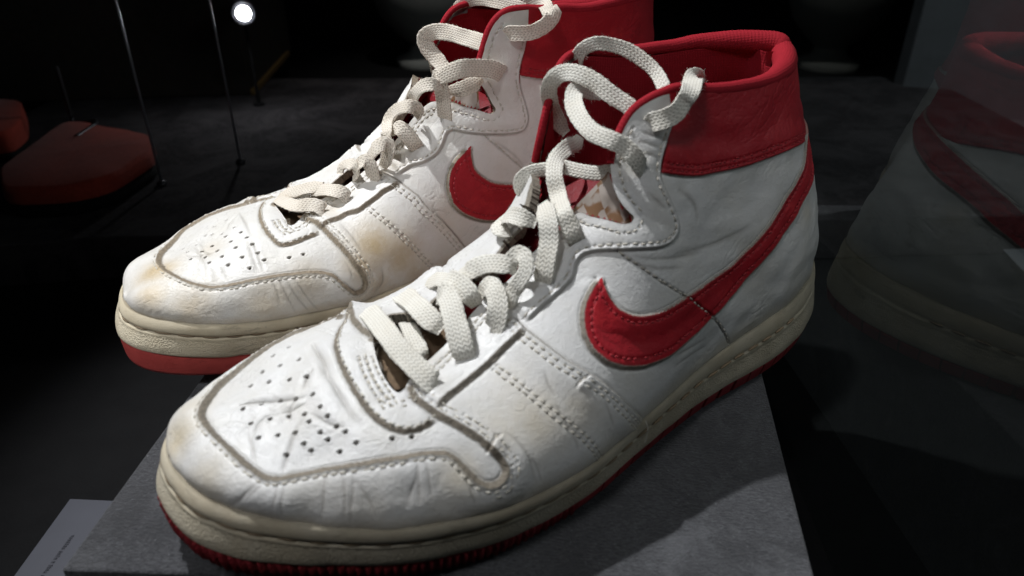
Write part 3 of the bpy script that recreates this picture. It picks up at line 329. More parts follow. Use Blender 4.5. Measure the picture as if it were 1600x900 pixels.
def box(V0,V1,bev=.002):
    """bevelled box as vertices and faces"""
    import bmesh
    bm=bmesh.new(); bmesh.ops.create_cube(bm,size=1); a=np.array(V0,float); b=np.array(V1,float)
    for v in bm.verts: v.co=Vector((a+b)/2+np.array(v.co)*(b-a))
    if bev: bmesh.ops.bevel(bm,geom=bm.edges[:],offset=bev,segments=2,affect='EDGES',profile=.6)
    V=[v.co[:] for v in bm.verts]; bm.verts.index_update(); F_=[[v.index for v in f.verts] for f in bm.faces]; bm.free(); return V,F_

# ------------------------------------------------------------------ the setting
def dsuede():
    m,nt,b=mat('dark_suede_floor'); co=coord(nt); f=tex(nt,co,16,7,.72,.9); n=tex(nt,co,240,4,.7)
    c=mix(nt,ramp(nt,f,.40,.62),(.016,.015,.016),(.044,.041,.043)); c=mix(nt,ramp(nt,n,.35,.7),c,mix(nt,.5,c,(.05,.047,.05)))
    nt.links.new(c,b.inputs['Base Color']); b.inputs['Roughness'].default_value=.95; b.inputs['Specular IOR Level'].default_value=.1; bump(nt,b,n,.6,.001); return m
M['floor']=dsuede()
def prism(poly,z0,z1,name,m,bev=.0015):
    import bmesh
    bm=bmesh.new(); vs=[bm.verts.new((x,y,z1)) for x,y in poly]; f=bm.faces.new(vs)
    if f.normal.z<0: f.normal_flip()
    bm.normal_update()
    if f.normal.z<0: bmesh.ops.reverse_faces(bm,faces=[f])
    r=bmesh.ops.extrude_face_region(bm,geom=[f]); 
    for v in r['geom']:
        if isinstance(v,bmesh.types.BMVert): v.co.z=z0
    bmesh.ops.recalc_face_normals(bm,faces=bm.faces[:])
    bmesh.ops.bevel(bm,geom=bm.edges[:],offset=bev,segments=3,affect='EDGES',profile=.5)
    me=bpy.data.meshes.new(name); bm.to_mesh(me); bm.free(); me.materials.append(m); o=bpy.data.objects.new(name,me); COL.objects.link(o); return o
ZF=-.10
M['velvet']=cloth('black_velvet',(.0035,.0035,.004),(.007,.007,.0075),700,.95,.3,.0)
fl=mesh_obj('floor',[(-4,-1.5,ZF),(4,-1.5,ZF),(4,3.2,ZF),(-4,3.2,ZF)],np.array([[0,1,2,3]]),M['velvet']); tag(fl,kind='structure')
bk=mesh_obj('back_wall',[(-6,3.2,ZF-1),(6,3.2,ZF-1),(6,3.2,4),(-6,3.2,4)],np.array([[0,1,2,3]]),M['black']); tag(bk,kind='structure')
rp=prism([(-.60,.50),(-.34,.545),(.60,.60),(.60,1.075),(-.60,1.06)],ZF+.001,-.06,'display_platform',M['floor'],.002); tag(rp,'low dark suede covered platform in the blurred dark behind both sneakers','display platform')
def spot_thing():
    root=tag(empty('spotlight',(-.312,.90,.056)),'small round LED spotlight shining in the dark at the upper left','spotlight')
    root.rotation_euler=(0,0,math.atan2(.312,.90))   # lens looks back at the viewer along local -Y
    P=np.array([(0,y,0) for y in(.05,.049,.020,.012,.008,.004,.002)]); r=[.001,.012,.013,.0155,.0155,.0135,.0125]
    hx=np.tile([0,0,1.],(7,1)); a=np.linspace(0,2*np.pi,24,endpoint=False)
    V=np.stack([np.stack([rr*np.cos(a),np.full(24,p[1]),rr*np.sin(a)],1) for p,rr in zip(P,r)]).reshape(-1,3)
    mesh_obj('lamp_housing',V,gridfaces(7,24,False,True),M['metal'],root)
    V=np.concatenate([np.stack([(.0078*math.cos(k))*np.cos(a),np.full(24,-.001-.007*math.sin(k)),.0078*math.cos(k)*np.sin(a)],1) for k in(-.6,0,.5,1.,1.4,1.56)]); mesh_obj('lens',V,gridfaces(6,24,False,True),M['lens'],root)
    V,f,_=tube(np.array([(0,.03,-.011),(0,.03,-.05),(0,.03,-.112)]),.002,10,hint=np.tile([1.,0,0],(3,1))); mesh_obj('stem',V,f,M['velvet'],root)
    V=np.concatenate([np.stack([rr*np.cos(a),.03+rr*np.sin(a),np.full(24,z)],1) for rr,z in((.007,-.1155),(.007,-.113),(.002,-.112))]); mesh_obj('foot',V,gridfaces(3,24,False,True),M['velvet'],root)
M['metal']=plain('dark_metal',(.05,.05,.055),.4,.8)
M['steel']=plain('thin_steel',(.30,.32,.36),.3,.9)
M['brass']=plain('brass',(.42,.27,.10),.4,.7)
m_,nt_,b_=mat('led_lens'); b_.inputs['Emission Color'].default_value=(.95,.97,1,1); b_.inputs['Emission Strength'].default_value=160; b_.inputs['Base Color'].default_value=(.8,.8,.8,1); M['lens']=m_
spot_thing()
for loc,lb in(((-.2790,.72),'thin bright upright steel rod of the glass case, right one at the left'),((-.3350,.66),'thin dull upright steel rod of the glass case, left one of two')):
    x,y=loc; z0=-.06 if y>.55 else ZF; zs=np.array([z0,z0+.01,.2,.55]); V,f,_=tube(np.c_[np.full(4,x),np.full(4,y),zs],.0013,10,hint=np.tile([1.,0,0],(4,1)))
    o=tag(empty('steel_rod',(0,0,0)),lb,'rod','upright rods of the display case'); mesh_obj('rod',V,f,M['steel'],o)
    a=np.linspace(0,2*np.pi,16,endpoint=False); V=np.concatenate([np.stack([x+rr*np.cos(a),y+rr*np.sin(a),np.full(16,z)],1) for rr,z in((.0045,z0+.0002),(.0045,z0+.003),(.0013,z0+.0045))]); mesh_obj('rod_foot',V,gridfaces(3,16,False,True),M['metal'],o)
M['case']=cloth('dark_case_cloth',(.022,.019,.016),(.034,.030,.026),120,.8,.3,.0)
def case_thing():
    root=tag(empty('display_case',(0,0,0)),'dark display case with a thin brass edge strip, blurred behind the spotlight','display case')
    o=prism([(-.66,.935),(-.346,.975),(-.362,1.24),(-.66,1.24)],-.0595,.10,'case_body',M['case'],.002); o.parent=root
    s=prism([(-.3455,.972),(-.3405,.972),(-.3545,1.205),(-.3600,1.205)],-.0592,-.052,'brass_strip',M['brass'],.0008); s.parent=root
case_thing()
M['redcloth']=cloth('dark_red_cloth',(.20,.024,.014),(.30,.042,.024),300,.9,.5,.1)
def cushion(name,poly,z0,z1,label,cat):
    root=tag(empty(name,(0,0,0)),label,cat)
    P=np.array(poly); c=P.mean(0); n=len(P); Q=dense(np.r_[P,P[:1]],.006,False)[:-1]
    for _ in range(5): Q=(np.roll(Q,1,0)+2*Q+np.roll(Q,-1,0))/4
    k=len(Q); rings=[]
    for f,z in((1.0,z0),(1.012,z0+.2*(z1-z0)),(1.0,z0+.6*(z1-z0)),(.985,z0+.95*(z1-z0)),(.95,z1),(.5,z1+.001),(.2,z1+.002),(.01,z1+.002)): rings.append(np.c_[c+(Q-c)*f,np.full(k,z)])
    V=np.stack(rings).reshape(-1,3); V[:,2]+=.0015*noise(V,40,4)*(V[:,2]>z0+.5*(z1-z0)); mesh_obj('cover',V,gridfaces(8,k,False,True),M['redcloth'],root)
    rings=[np.c_[c+(Q-c)*f,np.full(k,z)] for f,z in((.96,-.0595),(.98,-.058),(.98,z0-.0005),(.9,z0-.0002))]; mesh_obj('base',np.stack(rings).reshape(-1,3),gridfaces(4,k,False,True),M['velvet'],root); return root
cushion('cushion',[(-.462,.626),(-.478,.763),(-.467,.7695),(-.366,.724),(-.3445,.680),(-.353,.606),(-.378,.584),(-.43,.578)],-.046,-.030,'dark red padded cushion lying on the platform at the left edge','cushion')
cushion('cushion',[(-.597,.85),(-.560,.836),(-.519,.765),(-.510,.722),(-.57,.70),(-.6,.76)],-.050,-.028,'second dark red cushion, cut off by the left edge behind the larger one','cushion')
V,f,_=tube(dense([(-.4845,.795,.02),(-.4848,.795,-.038),(-.481,.787,-.040),(-.441,.765,-.030),(-.436,.752,-.030),(-.4345,.712,-.0295)],.004,False),.0022,8,hint=None)
o=tag(empty('wire_stand',(0,0,0)),'thin black bent wire stand rising from the red cushion','stand'); mesh_obj('wire',V,f,M['metal'],o)
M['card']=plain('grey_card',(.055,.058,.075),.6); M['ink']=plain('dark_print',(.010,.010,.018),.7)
M['pale']=plain('pale_plaster',(.34,.355,.33),.8)
def dome():
    root=tag(empty('display_form',(-.150,1.32,ZF)),'pale grey rounded display form far behind the rear sneaker, out of focus','display form')
    pr=[(.050,.0005),(.052,.012),(.030,.022),(.026,.036),(.045,.050),(.072,.080),(.086,.12),(.088,.165),(.078,.205),(.052,.238),(.022,.252),(.001,.255)]
    a=np.linspace(0,2*np.pi,40,endpoint=False)
    for nm,q in(('foot',pr[:4]),('body',pr[3:])):
        V=np.concatenate([np.stack([r_*np.cos(a),r_*.85*np.sin(a),np.full(40,z_)],1) for r_,z_ in q]); V+=.003*noise(V,14,8)[:,None]*np.array([1,1,0]); mesh_obj(nm,V,gridfaces(len(q),40,False,True),M['pale'],root)
dome()
def card_thing():
    root=tag(empty('caption_card',(0,0,0)),'dim grey caption card with one line of small print, beside the block at lower left','card')
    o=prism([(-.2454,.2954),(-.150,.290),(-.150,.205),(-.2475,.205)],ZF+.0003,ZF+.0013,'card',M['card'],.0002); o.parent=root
    rg=random.Random(4); VV=[];FF=[]; z=ZF+.00145; y=.2695
    while y>.2075:
        w=rg.uniform(.0007,.0012); x=-.2303-(.2695-y)*.08
        for k in range(2):
            x0=x-rg.uniform(.0009,.0012); x1=x+rg.uniform(.0006,.0011); yy=y-k*w*.65; b=len(VV); VV+=[(x0,yy,z),(x1,yy,z),(x1,yy-.0003,z),(x0,yy-.0003,z)]; FF.append([b,b+3,b+2,b+1])
        b=len(VV); xm=x+rg.choice((-.0007,0,.0007)); VV+=[(xm,y,z),(xm+.0004,y,z),(xm+.0004,y-w*.8,z),(xm,y-w*.8,z)]; FF.append([b,b+3,b+2,b+1])
        y-=w+(.0012 if rg.random()<.16 else .0005)
    tag(mesh_obj('print_line',VV,FF,M['ink'],root,smooth=False),kind='stuff')
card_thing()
# the glass wall of the case close to the heels, and added grey panels imitating reflected haze
def glass():
    m,nt,b=mat('case_glass'); nt.nodes.remove(b); out=[n for n in nt.nodes if n.type=='OUTPUT_MATERIAL'][0]
    fr=N(nt,'ShaderNodeFresnel'); fr.inputs['IOR'].default_value=1.95; g=N(nt,'ShaderNodeBsdfGlossy'); g.inputs['Roughness'].default_value=.0; g.inputs['Color'].default_value=(.96,1,.98,1)
    t=N(nt,'ShaderNodeBsdfTransparent'); t.inputs['Color'].default_value=(.90,.93,.92,1); mx=N(nt,'ShaderNodeMixShader')
    ge=N(nt,'ShaderNodeNewGeometry'); nt.links.new(math_(nt,'MULTIPLY',fr.outputs[0],math_(nt,'SUBTRACT',1.,ge.outputs['Backfacing'])),mx.inputs[0]); nt.links.new(t.outputs[0],mx.inputs[1]); nt.links.new(g.outputs[0],mx.inputs[2]); nt.links.new(mx.outputs[0],out.inputs[0]); return m
M['glass']=glass()
def pane():
    V,F_=box((-.004,-.40,0),(.004,.45,.75),.0005); o=mesh_obj('glass_pane',V,F_,M['glass'],smooth=False); o.location=(.1695,.40,ZF+.001); o.rotation_euler=(0,0,R(-2)); tag(o,'clear glass side wall of the case, mirroring the front sneaker heel at the right','glass pane')
pane()
def wall_():
    o=prism([(.535,1.04),(.54,1.02),(1.5,.72),(1.5,.78)],ZF+.001,1.2,'side_wall',M['greywall'],.002); tag(o,kind='structure')  # made-up panel standing in for haze on the glass
M['greywall']=cloth('grey_wall',(.10,.105,.11),(.13,.135,.145),30,.9,.1,.0)
wall_()
of=mesh_obj('outer_floor',[(.30,-.4,ZF+.006),(2.2,-.4,ZF+.006),(2.2,1.0,ZF+.006),(.50,1.0,ZF+.006)],np.array([[0,1,2,3]]),M['greywall']); tag(of,kind='structure')  # made-up grey sheet carrying the haze lower down
pl=prism([(-.1526,.1678),(.1005,.1590),(.1175,.2803),(.1450,.478),(-.157,.488),(-.1435,.2854)],ZF+.001,0,'display_block',M['suede'],.0012)
tag(pl,'grey suede covered block that both sneakers stand on','display block')

# ------------------------------------------------------------------ the sneakers
def sample(u,w,gu,gw,A):
    """bilinear lookup in grid A(u,w)"""
    u=np.clip(u,gu[0],gu[-1]); w=np.clip(w,gw[0],gw[-1])
    i=np.clip(np.searchsorted(gu,u)-1,0,len(gu)-2); j=np.clip(np.searchsorted(gw,w)-1,0,len(gw)-2)
    x=((u-gu[i])/(gu[i+1]-gu[i]))[:,None]; y=((w-gw[j])/(gw[j+1]-gw[j]))[:,None]
    return A[i,j]*(1-x)*(1-y)+A[i+1,j]*x*(1-y)+A[i+1,j+1]*x*y+A[i,j+1]*(1-x)*y
class Sneaker:
    def __init__(s,name,label,base,D,loc,rz,nu,nn,nh,seed,main,lacem):
        s.B=base; s.D=D; s.seed=seed; s.root=tag(empty(name,loc,rz),label,'sneaker'); s.main=main; s.lacem=lacem
        s.gu=np.linspace(0,.9985,nu); s.gw,s.P0=base.grid(s.gu,np.linspace(0,1,nn),np.linspace(0,1,nh)); s.nu=nu; s.nw=len(s.gw); s.jc=nh-1
        P=s.P0; n=np.empty_like(P)
        for a,b in((0,nh),(nh,s.nw)):
            q=np.cross(np.gradient(P[:,a:b],axis=0),np.gradient(P[:,a:b],axis=1)); n[:,a:b]=q
        n/=np.linalg.norm(n,axis=2)[...,None]+1e-12
        if n[nu//2,-nn//3,1]<0: n=-n
        n[-3:]=n[-4]; s.uw=KT[7]; k=s.gu>=s.uw; av=n[:,s.jc]+n[:,s.jc+1]; av/=np.linalg.norm(av,axis=1)[:,None]; n[k,s.jc]=av[k]; n[k,s.jc+1]=av[k]
        n[0,:,1]=0; n[0]/=np.linalg.norm(n[0],axis=1)[:,None]
        s.N0=n
        s.H=np.zeros(P.shape[:2]); s.raw=np.zeros_like(s.H); s.dirt=np.zeros_like(s.H); s.stain=np.zeros_like(s.H)
    def curve(s,uw,step=.0008,smooth=True):
        """a (u,w) path as dense 3-D points, tangents and surface normals"""
        d=np.asarray(uw,float); X=sample(d[:,0],d[:,1],s.gu,s.gw,s.P0)
        q=dense(np.c_[X,d],step,smooth); uv=q[:,3:5].copy()
        if d[:,1].min()>0: uv[:,1]=np.maximum(uv[:,1],1e-5)
        elif d[:,1].max()<0: uv[:,1]=np.minimum(uv[:,1],-1e-5)
        X=sample(uv[:,0],uv[:,1],s.gu,s.gw,s.P0); n=sample(uv[:,0],uv[:,1],s.gu,s.gw,s.N0); n/=np.linalg.norm(n,axis=1)[:,None]+1e-9
        t=np.gradient(X,axis=0); t/=np.linalg.norm(t,axis=1)[:,None]+1e-9
        return X,t,n,uv
    def field(s,X,t,n,rad):
        """indices of grid points within rad of the curve, signed distance (+ left of travel), arc length"""
        lo=X.min(0)-rad; hi=X.max(0)+rad; P=s.P0.reshape(-1,3)
        idx=np.where(((P>lo)&(P<hi)).all(1))[0]; out_i=[];out_d=[];out_s=[]
        arc=np.r_[0,np.cumsum(np.linalg.norm(np.diff(X,axis=0),axis=1))]
        Nn=s.N0.reshape(-1,3)
        for k in range(0,len(idx),15000):
            ii=idx[k:k+15000]; Q=P[ii]
            st=6
            D=((Q[:,None]-X[None,::st])**2).sum(2); c=D.argmin(1)*st; m=np.sqrt(D.min(1))<rad+.006
            ii=ii[m]; Q=Q[m]; c=c[m]
            if not len(ii): continue
            off=np.arange(-st,st+1); cc=np.clip(c[:,None]+off,0,len(X)-1); D=((Q[:,None]-X[cc])**2).sum(2); b=D.argmin(1); c=cc[np.arange(len(ii)),b]; d=np.sqrt(D.min(1))
            m=(d<rad)&((Nn[ii]*n[c]).sum(1)>-.2); ii=ii[m]; c=c[m]; Q=Q[m]; d=d[m]
            v=Q-X[c]; al=(v*t[c]).sum(1); sd=np.sign((v*np.cross(n[c],t[c])).sum(1)); perp=np.sqrt(np.maximum(d*d-np.minimum(al*al,1e-6*.16),0)); perp=np.where(np.abs(al)<.0006,perp,d)
            out_i.append(ii); out_d.append(sd*perp); out_s.append(arc[c]+np.clip(al,-.001,.001))
        if not out_i: return np.zeros(0,int),np.zeros(0),np.zeros(0),arc[-1]
        return np.concatenate(out_i),np.concatenate(out_d),np.concatenate(out_s),arc[-1]
    def add(s,A,i,v,mx=False):
        f=A.reshape(-1)
        if mx: f[i]=np.maximum(f[i],v)
        else: f[i]+=v
    def edge(s,uw,side,th,rawmm,decay=9,fray=.25,rawamt=1.,wide=.9,shift=0.,mirror=True,groove=.25,smooth=True):
        """a cut leather edge: the panel on `side` of the path stands th mm proud and shows a raw cut band"""
        for mir in ((0,1) if mirror else (0,)):
            p=np.asarray(uw,float); sgn=1 if side=='L' else -1
            if mir: p=p*[1,-1]; sgn=-sgn
            X,t,n,_=s.curve(p,smooth=smooth); i,d,arc,L=s.field(X,t,n,(decay+6)/1000)
            if not len(i): continue
            d=d*sgn*1000+shift; Q=s.P0.reshape(-1,3)[i]
            d=d+fray*(noise(Q,900,s.seed)+.6*noise(Q,350,s.seed+3)); e=sst(-.5,2.5,np.minimum(arc,L-arc)*1000)
            w=max(.35,rawmm*wide); h=th*sst(-.1,w,d)*(1-sst(decay*.45,decay+4,d)); h+= .18*th*np.exp(-((d-w-.5)/.7)**2)
            h-= groove*np.exp(-((d+.45)/.4)**2)
            s.add(s.H,i,h*e)
            if rawmm>0: s.add(s.raw,i,rawamt*sst(-.25,.05,d)*(1-sst(rawmm-.25,rawmm+.2,d))*e,True)
            s.add(s.dirt,i,.55*np.exp(-((d+.35)/.35)**2)*e,True)
    def crease(s,uw,depth,width,dirt=.25):
        X,t,n,_=s.curve(uw); i,d,arc,L=s.field(X,t,n,width*4/1000)
        if not len(i): return
        Q=s.P0.reshape(-1,3)[i]; d=np.abs(d)*1000+.0; d=d+.12*width*noise(Q,260,s.seed+9)
        e=np.sin(np.pi*np.clip(arc/L,0,1))**.6
        s.add(s.H,i,e*depth*(-np.exp(-np.abs(d)/(.62*width))+.16*np.exp(-((np.abs(d)-2.3*width)/(1.2*width))**2)))
        s.add(s.dirt,i,dirt*e*np.exp(-(d/(.45*width))**2),True)
    def rowline(s,uw,off,pitch=.0030,grime=1.):
        """a stitch row: a shallow groove with a needle pit at every stitch end; returns stitch centres for the thread"""
        X,t,n,_=s.curve(uw); X=X+np.cross(n,t)*off/1000
        i,d,arc,L=s.field(X,t,n,.0014)
        if len(i):
            d=np.abs(d)*1000; ph=np.abs(((arc/pitch)%1)-.5)*2   # 1 at stitch ends
            s.add(s.H,i,-.22*np.exp(-(d/.55)**2)-.55*np.exp(-(d/.42)**2)*np.exp(-((1-ph)/.22)**2))
            s.add(s.dirt,i,grime*.55*np.exp(-(d/.4)**2)*np.exp(-((1-ph)/.2)**2),True)  # needle pits also darkened in colour
        arc=np.r_[0,np.cumsum(np.linalg.norm(np.diff(X,axis=0),axis=1))]; cs=np.arange(pitch*.5,arc[-1],pitch)
        k=np.clip(np.searchsorted(arc,cs),0,len(X)-1); return X[k],t[k]
    def pit(s,uw,r,depth,dirt=1.):
        for u,w in uw:
            x=sample(np.array([u]),np.array([w]),s.gu,s.gw,s.P0)[0]; d=np.linalg.norm(s.P0-x,axis=2)
            m=d<r*3; dm=d[m]/r
            s.H[m]+=-depth*(1-sst(.55,1.05,dm))+.12*np.exp(-((dm-1.5)/.45)**2)-.0; s.dirt[m]=np.maximum(s.dirt[m],dirt*1.15*(1-sst(.65,1.1,dm)))
    # ---------------------------------------------------------------- panels
    def mir(s,p): return [(u,-w) for u,w in p]
    def paths(s):
        D=s.D; T=D['throat']; near=[(u,max(w,1e-5) if u<.42 else w) for u,w in T]; u0=near[0][0]
        if 'throat_far' in D: far=list(D['throat_far'])+[(.528,-.035),(.507,-.075),(.488,-.115),(.470,-.16),(.450,-.22),(.441,-.25),(.440,-.20),(.437,-.14),(.429,-.09),(.419,-.05),(.407,-.015),(.392,-1e-5)]
        else: far=[(u,-w*np.interp(u,[.44,.55],[.97,.6])) for u,w in near[::-1] if w>.004]
        s.throat_near=near; s.throat_far=far; s.throat_poly=near+far+[(u0,-1e-5)]
        m=D['mud']; neg=[p for p in m if p[1]<0]; first=m[0]
        if neg and first[1]<0:
            tail=[(u,-w) for u,w in m[::-1] if u<first[0]-.015 and w>0]
            s.mud_full=tail+m
        else:
            j=max(range(len(m)),key=lambda q:m[q][0]); s.mud_full=[(u,-w) for u,w in m[::-1] if w>.01]+[p for p in m if p[1]>-.01]
    def features(s):
        D=s.D; s.paths(); st=[]; red=[]
        P=s.P0.reshape(-1,3)
        # soft body: pads, sags and crumples of worn leather
        w=fbm(s.P0,55,s.seed+20,2); u3=s.gu[:,None]
        toe=sst(.62,.80,u3)*(1-sst(.985,1.,u3)); ank=1-sst(.30,.5,u3)
        s.H+=.9*w*toe+.9*fbm(s.P0*np.array([1,1,1.6]),42,s.seed+21,2)*ank*np.where(s.gw[None]>0,sst(0,.15,s.gw)[None],sst(0,.15,-s.gw)[None])
        toe=toe*(1-.75*sst(.58,.72,np.abs(s.gw))[None])
        # long shallow flex wrinkles: noise stretched along one direction
        for dr,amp,msk in(((.35,.55,.75),.15,toe),((.8,.5,-.3),.17,ank),((-.5,.6,.62),.13,(1-toe)*(1-ank)),((.9,-.35,.2),.07,toe)):
            d_=np.array(dr)/np.linalg.norm(dr); al=s.P0@d_; Qs=s.P0-.82*al[...,None]*d_
            wv=np.abs(noise(Qs,210,s.seed+30)+.5*noise(Qs,420,s.seed+31)); mk=sst(-.05,.5,noise(s.P0,45,s.seed+33+int(amp*100)))
            s.H-=amp*(1-sst(0,.17,wv))*msk*mk; s.dirt=np.maximum(s.dirt,.26*(1-sst(0,.07,wv))*msk*mk)
        fine=np.abs(fbm(s.P0*np.array([1,1,.7]),170,s.seed+22,3)); s.H-=.16*(1-sst(0,.16,fine))*toe*sst(-.1,.5,noise(s.P0,38,s.seed+5)); s.dirt=np.maximum(s.dirt,.16*(1-sst(0,.06,fine))*toe*sst(-.1,.5,noise(s.P0,38,s.seed+5)))
        f2=np.abs(fbm(s.P0*np.array([.8,1,1.5]),120,s.seed+23,2)); s.H-=.08*(1-sst(0,.2,f2))*(1-sst(.42,.6,u3))*sst(0,.6,noise(s.P0,45,s.seed+6)); 
        # layers, from the lowest up
        s.edge(D['seam'],'L',.25,0,decay=6,rawamt=0,groove=.35)
        s.edge(D['saddle'],'R',1.0,.7,decay=10,fray=.12,rawamt=.75)
        s.edge(s.mud_full,'R',1.2,2.0,decay=9,mirror=False)
        ul=D['ulow']; low=min(w for u,w in ul); s.ulow=[(u,-w) for u,w in ul[::-1] if w>-low+.03]+list(ul); s.edge(s.ulow,'L',.85,1.6,decay=8,mirror=False)
        s.edge(D['eye_low'],'L',1.15,1.8,decay=9,rawamt=.95)
        s.edge(D['eye_up'],'L',1.1,.8,decay=9,fray=.08,rawamt=.35)
        s.edge(D['collar'],'L',.9,.35,decay=10,fray=.08,rawamt=.0)
        if 'strap' in D: s.edge(D['strap'],'L',1.3,2.0,decay=5,mirror=False)
        lg=list(D['logo_in'])+list(D['logo_out']); s.logo=lg
        s.edge(D['logo_in'],'R',.8,.7,decay=7,fray=.15,rawamt=.8,shift=.5); s.edge(D['logo_out'],'R',.9,1.5,decay=7,fray=.22,rawamt=.95,shift=1.25)
        X,t,n,_=s.curve([p for p in s.throat_far if p[0]>.5]); i,d,_,_=s.field(X,t,n,.0055); s.add(s.raw,i,(1-sst(-.4,.6,np.abs(d)*1000-(1.4+2.4*sst(.0,.02,.56-s.gu[i//s.nw]))+.4*noise(s.P0.reshape(-1,3)[i],700,4)))*.95,True)
        for c,d,wd_ in D['creases']: s.crease(c,d*(1.9 if c[0][0]>.7 and abs(c[0][1])<.62 else .8),wd_*.95,.5)
        for k_ in('bar1','bar2'):
            if k_ in D: s.edge(D[k_],'R',.7,.0,decay=2.0,rawamt=0,mirror=False,groove=.5)
        i1=[k for k,(u,w) in enumerate(s.throat_near) if w>0.02]; tn=s.throat_near[i1[0]:]
        rows=[(s.mud_full,-2.9),(D['saddle'],-2.3),(D['saddle'],-4.4),(D['midrow'],1.),(D['midrow'],-1.),(D['eye_up'],2.0),(tn,3.4),(s.ulow,1.8),(D['tri'],0),(D['tri'],2.3),(D['tri'],4.6),(D['seam'],0.)]
        k0=len(D['mud'])//2+6; rows.append((D['mud'][k0:],-5.0)); rows.append((tn[len(tn)//2:],5.6))
        for p,o in rows:
            X,t=s.rowline(p,o,grime=.15 if p is D['seam'] else 1.); st.append((X,t))
            if p is not s.mud_full and p is not D['tri'] and p is not s.ulow: s.rowline(s.mir(p),-o)
        for p,o in((D['collar'],1.7),(D['collar'],3.9),(D['logo_in'],-2.4),(D['logo_out'],-2.6)):
            X,t=s.rowline(p,o,.0026); red.append((X,t)); s.rowline(s.mir(p),-o,.0026)
        s.pit(D['pits'],.00080,1.8)
        for c,r,a in D['stains']:
            d=np.linalg.norm(s.P0-np.array(c),axis=2); s.stain=np.maximum(s.stain,a*np.exp(-(d/r)**2*1.1))
        # yellowed, scuffed margin just above the sole
        s.stain=np.maximum(s.stain,.55*(1-sst(.0,.10,1-np.abs(s.gw))[None])*np.ones_like(s.stain)); s.dirt=np.maximum(s.dirt,.5*(1-sst(.0,.012,1-np.abs(s.gw))[None]))
        s.st=st; s.red=red
        s.P=s.P0+s.N0*(s.H/1000)[...,None]
    def build_upper(s):
        D=s.D; nu,nw,jc=s.nu,s.nw,s.jc; P=s.P.reshape(-1,3).copy(); idm=np.arange(nu*nw).reshape(nu,nw); k=s.gu>=s.uw; idm[k,jc+1]=idm[k,jc]
        uc=np.repeat((s.gu[:-1]+s.gu[1:])[:,None]/2,nw-1,1); wc=np.repeat((s.gw[:-1]+s.gw[1:])[None]/2,nu-1,0)
        Fc=np.stack([idm[:-1,:-1],idm[1:,:-1],idm[1:,1:],idm[:-1,1:]],-1)
        a=P[Fc[nu//2,-nw//6]]; nn=np.cross(a[1]-a[0],a[2]-a[1]); 
        if nn@s.N0[nu//2,-nw//6]<0: Fc=Fc[...,::-1]
        live=np.ones(uc.shape,bool); live[:,jc]=False
        cut=inpoly(uc,wc,s.throat_poly); keep=live&~cut
        # snap the cut rim onto the traced line
        used=np.zeros(nu*nw,bool); used[Fc[keep].ravel()]=True; usec=np.zeros(nu*nw,bool); usec[Fc[cut&live].ravel()]=True
        bd=np.where(used&usec)[0]; loopc=[]
        for p in(s.throat_near,s.throat_far):
            X,_,n,_=s.curve(p,.0005); loopc.append(X)
        X=np.concatenate(loopc); Q=s.P0.reshape(-1,3)[bd]; D2=((Q[:,None]-X[None])**2).sum(2); c=D2.argmin(1); ok=D2.min(1)<.0013**2
        P[bd[ok]]+= (X[c]-Q)[ok]
        # vertex normals of the whole upper, shared by its panels
        q=Fc[keep]; fn=np.cross(P[q[:,2]]-P[q[:,0]],P[q[:,3]]-P[q[:,1]]); VN=np.zeros_like(P)
        for c in range(4):
            for ax in range(3): VN[:,ax]+=np.bincount(q[:,c],fn[:,ax],len(P))
        VN[:nw,1]=0; VN/=np.linalg.norm(VN,axis=1)[:,None]+1e-20
        s.VN=VN; s.PF=P
        # which panel
        part=np.full(uc.shape,'quarter',dtype=object); aw=np.abs(wc); sd=D['saddle']
        u_end=sd[-1][0]
        front=inpoly(uc,aw,list(sd)+[(u_end,1.05),(1.05,1.05),(1.05,-.1),(sd[0][0],-.1)]); part[front]='toe_box'
        ul=D['ulow']; part[inpoly(uc,aw,[(ul[0][0],-.1)]+list(ul)+[(ul[-1][0]-.12,ul[-1][1]),(ul[-1][0]-.12,-.1)])&front]='throat_panel'
        m=s.mud_full; mp=list(m)+list(D['eye_low'])+list(sd[2:])+[(u_end,1.05),(1.05,1.05),(1.05,-1.05),(u_end,-1.05)]+[(u,-w) for u,w in sd[:1:-1]]+[(u,-w) for u,w in D['eye_low'][::-1]]
        part[inpoly(uc,wc,mp)]='mudguard'
        eu=D['eye_up']; el=D['eye_low']; mt=D['mud'][-5:][::-1]
        ep=list(mt)+list(el)+list(eu)+[(eu[-1][0],-.1),(mt[0][0],-.1)]
        eye=inpoly(uc,aw,ep); part[eye]='eyestay'
        cp=list(eu[-6:])+[(eu[-1][0],-.1),(-.1,-.1),(-.1,D['collar'][-1][1])]+list(D['collar'][::-1])
        part[inpoly(uc,aw,cp)&~eye]='ankle_collar'
        lg=inpoly(uc,aw,s.logo); part[lg]='side_logo'
        mats=dict(side_logo=M['red'],ankle_collar=M['red'])
        dirt=s.dirt.ravel(); raw=s.raw.ravel(); stain=s.stain.ravel(); s.parts={}
        for name in('quarter','toe_box','throat_panel','mudguard','eyestay','ankle_collar','side_logo'):
            f=Fc[keep&(part==name)]
            if not len(f): continue
            ids,inv=np.unique(f.ravel(),return_inverse=True); f2=inv.reshape(-1,4)
            o=mesh_obj(name,P[ids],f2,mats.get(name,s.main),s.root,dict(dirt=dirt[ids],raw=raw[ids],stain=stain[ids]*(name not in('side_logo','ankle_collar'))),VN[ids]); s.parts[name]=o
        # the cut thickness of the throat edge
        e=[]
